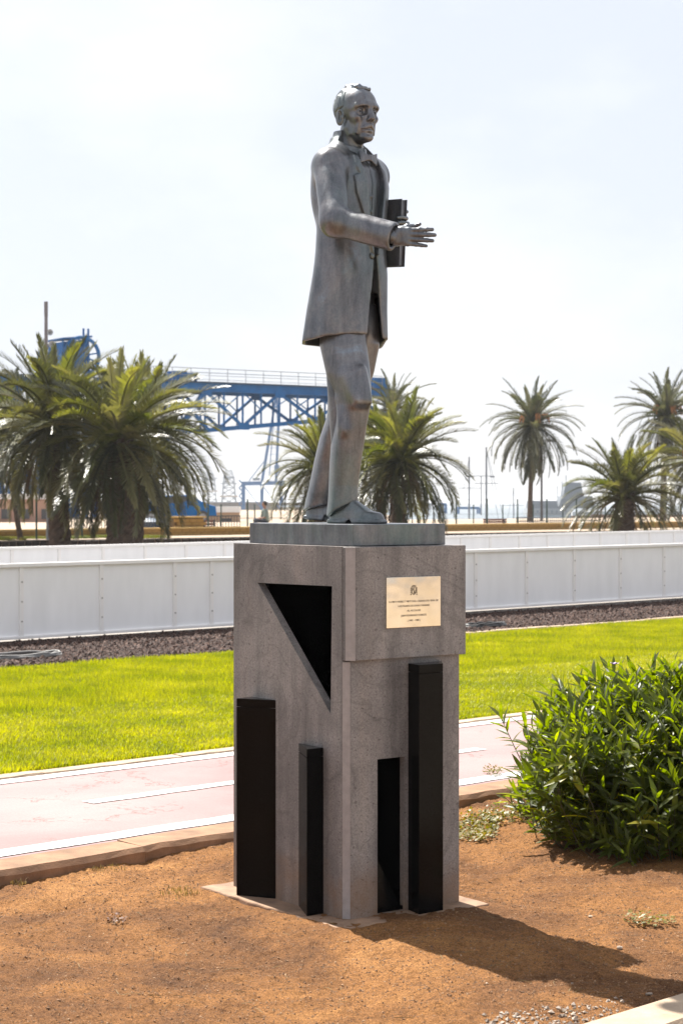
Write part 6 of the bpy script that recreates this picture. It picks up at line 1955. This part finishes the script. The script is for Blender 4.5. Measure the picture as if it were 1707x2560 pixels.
# radio mast with dishes at far left
b0 = at(116, HZ, 110.0); b0.z = 0.45
am = thing('antenna_mast', 'slim antenna mast with two small dishes above the first palm', 'mast', b0)
M_MAST = simple('mast_grey', (0.13, 0.115, 0.12), 0.6, var=0.15)
part('pole', MB().tube([b0, at(116, 790, 110.0)], [0.16, 0.10], 10), M_MAST, am, b0)
part('panel_antenna', MB().beam(at(116, 790, 110.0), at(116, 754, 110.0), 0.20), M_MAST, am, b0)
for px_, py_, r in ((126, 831, 0.19), (131, 861, 0.22)):
    c = at(px_, py_, 109.6)
    vs, fs = [c - Vector((0, -0.1, 0))], []
    for i in range(14):
        a = 2 * math.pi * i / 14; vs.append(c + Vector((math.cos(a) * r, -0.03, math.sin(a) * r)))
    fs = [(0, 1 + i, 1 + (i + 1) % 14) for i in range(14)]
    d = part('dish', MB().add(vs, fs), M_SHIP_L, am, b0)
    part('bracket', MB().beam(c, Vector((at(116, py_, 110.0).x, 110.0, c.z)), 0.06), M_MAST, d, b0)

# small pale blue travel hoists
def hoist(label, px0, px1, ytop, Y, group='pale blue boat hoists'):
    a, b_ = at(px0, ytop, Y), at(px1, ytop, Y)
    b0 = Vector(((a.x + b_.x) / 2, Y, 0))
    o = thing('boat_hoist', label, 'boat hoist', b0, group=group)
    for p in (a, b_):
        for dy in (0, 6):
            part('leg', MB().beam(Vector((p.x, Y + dy, -1)), Vector((p.x, Y + dy, a.z)), 0.35), M_BLUE2, o, b0)
        part('side_beam', MB().beam(Vector((p.x, Y, a.z * 0.4)), Vector((p.x, Y + 6, a.z * 0.4)), 0.3), M_BLUE2, o, b0)
    for dy in (0, 6): part('top_beam', MB().beam(a + Vector((0, dy, 0)), b_ + Vector((0, dy, 0)), 0.4, 0.5), M_BLUE2, o, b0)
hoist('pale blue boat hoist nearest the bushy palm', 1101, 1115, 1260, 420.0)
hoist('wide pale blue boat hoist right of the drooping fronds', 1146, 1198, 1270, 400.0)

# grey ship
YS = 480.0
sp0 = at(1380, HZ, YS); sp0.z = -2.0
ship = thing('grey_ship', 'hazy grey ship moored behind the tall palm trunk', 'ship', sp0)
def sbox(px0, px1, y0, y1, dy, depth, mat, name, slope=0.0):
    a, b_ = at(px0, y1, YS), at(px1, y0, YS)
    k = slope * (b_.z - a.z)
    vs = []
    for yy in (YS + dy, YS + dy + depth):
        vs += [(a.x, yy, a.z), (b_.x, yy, a.z), (b_.x - k, yy, b_.z), (a.x + k, yy, b_.z)]
    part(name, MB().add(vs, [(0, 1, 2, 3), (7, 6, 5, 4), (0, 4, 5, 1), (3, 2, 6, 7), (1, 5, 6, 2), (0, 3, 7, 4)]), mat, ship, sp0)
sbox(1305, 1520, 1290, 1330, 0, 14, M_SHIP, 'hull', -0.1)
sbox(1318, 1432, 1271, 1290, 1, 12, M_SHIP_L, 'deckhouse', 0.1)
sbox(1324, 1396, 1252, 1271, 2, 9, M_SHIP, 'hangar', 0.1)
sbox(1398, 1490, 1240, 1271, 2, 9, M_SHIP, 'bridge', 0.25)
sbox(1410, 1462, 1206, 1240, 3, 7, M_SHIP, 'funnel_tower', 0.22)
for px_ in range(1330, 1430, 12):
    sbox(px_, px_ + 4, 1276, 1282, 0.9, 0.4, M_SHIP, 'porthole')
for px_, yt in ((1404, 1203), (1392, 1215), (1414, 1188)):
    part('aerial', MB().tube([at(px_, 1245, YS + 3), at(px_, yt, YS + 3)], 0.10, 5), M_SHIP, ship, sp0)

# ------------------------------------------------------------------ person seated on the promenade beyond the slab
def person():
    p0 = at_t(662, 56.0, ZT)
    o = thing('person', 'person in pale grey top sitting on the promenade beyond the statue slab', 'person', p0, R(200))
    M_SKIN = simple('skin', (0.26, 0.14, 0.09), 0.6, var=0.1); M_SHIRT = simple('pale_shirt', (0.15, 0.19, 0.17), 0.9, var=0.1); M_HAIRD = simple('dark_hair', (0.012, 0.009, 0.008), 0.6, var=0.2); M_TROU = simple('dark_trousers', (0.03, 0.035, 0.05), 0.9, var=0.1)
    def fb(P):
        d = d_ell(P, (0.03, 0, 0.98), (0.085, 0.07, 0.11))
        d = smin(d, d_cap(P, (0, 0, 0.78), (0.02, 0, 0.92), 0.055), 0.03)
        d = smin(d, d_cap(P, (-0.05, 0, 0.30), (0, 0, 0.66), 0.125, 0.14), 0.05)
        for s in (-1, 1):
            d = smin(d, d_cap(P, (0, s * 0.16, 0.72), (0.06, s * 0.22, 0.46), 0.045, 0.036), 0.04)
            d = smin(d, d_cap(P, (0.06, s * 0.22, 0.46), (0.27, s * 0.13, 0.40), 0.034, 0.028), 0.02)
            d = smin(d, d_cap(P, (-0.04, s * 0.09, 0.27), (0.38, s * 0.11, 0.34), 0.08, 0.06), 0.04)
            d = smin(d, d_cap(P, (0.38, s * 0.11, 0.34), (0.40, s * 0.11, 0.05), 0.055, 0.04), 0.02)
            d = smin(d, d_cap(P, (0.39, s * 0.11, 0.04), (0.52, s * 0.11, 0.035), 0.035, 0.03), 0.02)
            for k in range(5): d = smin(d, d_cap(P, (0.27, s * 0.13, 0.40), (0.34, s * (0.10 + k * 0.015), 0.39 - 0.004 * k), 0.010), 0.01)
        d = smin(d, d_cap(P, (0.11, 0, 0.98), (0.125, 0, 0.955), 0.012), 0.01)
        return d
    link('body', sculpt('body', fb, (-0.22, -0.32, -0.02), (0.60, 0.32, 1.12), 0.016), M_SKIN, o)
    link('shirt', sculpt('shirt', lambda P: smax(smax(smin(d_cap(P, (-0.05, 0, 0.30), (0, 0, 0.66), 0.137, 0.152), smin(d_cap(P, (0, -0.16, 0.72), (0.06, -0.22, 0.50), 0.06, 0.052), d_cap(P, (0, 0.16, 0.72), (0.06, 0.22, 0.50), 0.06, 0.052), 0.02), 0.05), P[2] - 0.80, 0.02), 0.28 - P[2], 0.01), (-0.24, -0.32, 0.24), (0.24, 0.32, 0.84), 0.014), M_SHIRT, o)
    link('hair', sculpt('hair', lambda P: smax(d_ell(P, (0.005, 0, 1.01), (0.105, 0.088, 0.115)), P[0] - 0.055 - 0.3 * (P[2] - 1.0), 0.01), (-0.14, -0.12, 0.86), (0.12, 0.12, 1.14), 0.012), M_HAIRD, o)
    link('trousers', sculpt('trousers', lambda P: smin(*(smin(d_cap(P, (-0.05, s * 0.09, 0.27), (0.38, s * 0.11, 0.34), 0.092, 0.07), d_cap(P, (0.38, s * 0.11, 0.34), (0.40, s * 0.11, 0.10), 0.064, 0.052), 0.02) for s in (-1, 1)), 0.03), (-0.18, -0.24, 0.02), (0.50, 0.24, 0.46), 0.014), M_TROU, o)
    part('stool', MB().box((-0.02, 0, 0.10), 0.32, 0.36, 0.19), M_CONC, o, bevel=0.01)
person()
# ------------------------------------------------------------------ sea haze
hz_m = bpy.data.materials.new('sea_haze'); hz_m.use_nodes = True
hn = hz_m.node_tree; hn.nodes.clear()
ho = hn.nodes.new('ShaderNodeOutputMaterial'); hv = hn.nodes.new('ShaderNodeVolumePrincipled')
hv.inputs['Color'].default_value = (0.93, 0.96, 1.0, 1); hv.inputs['Density'].default_value = 0.00024; hv.inputs['Anisotropy'].default_value = 0.25
hn.links.new(hv.outputs[0], ho.inputs['Volume'])
tag(part('haze', MB().box((0, 3100, 7.0), 10400, 6600, 22.0), hz_m, None), kind='stuff')
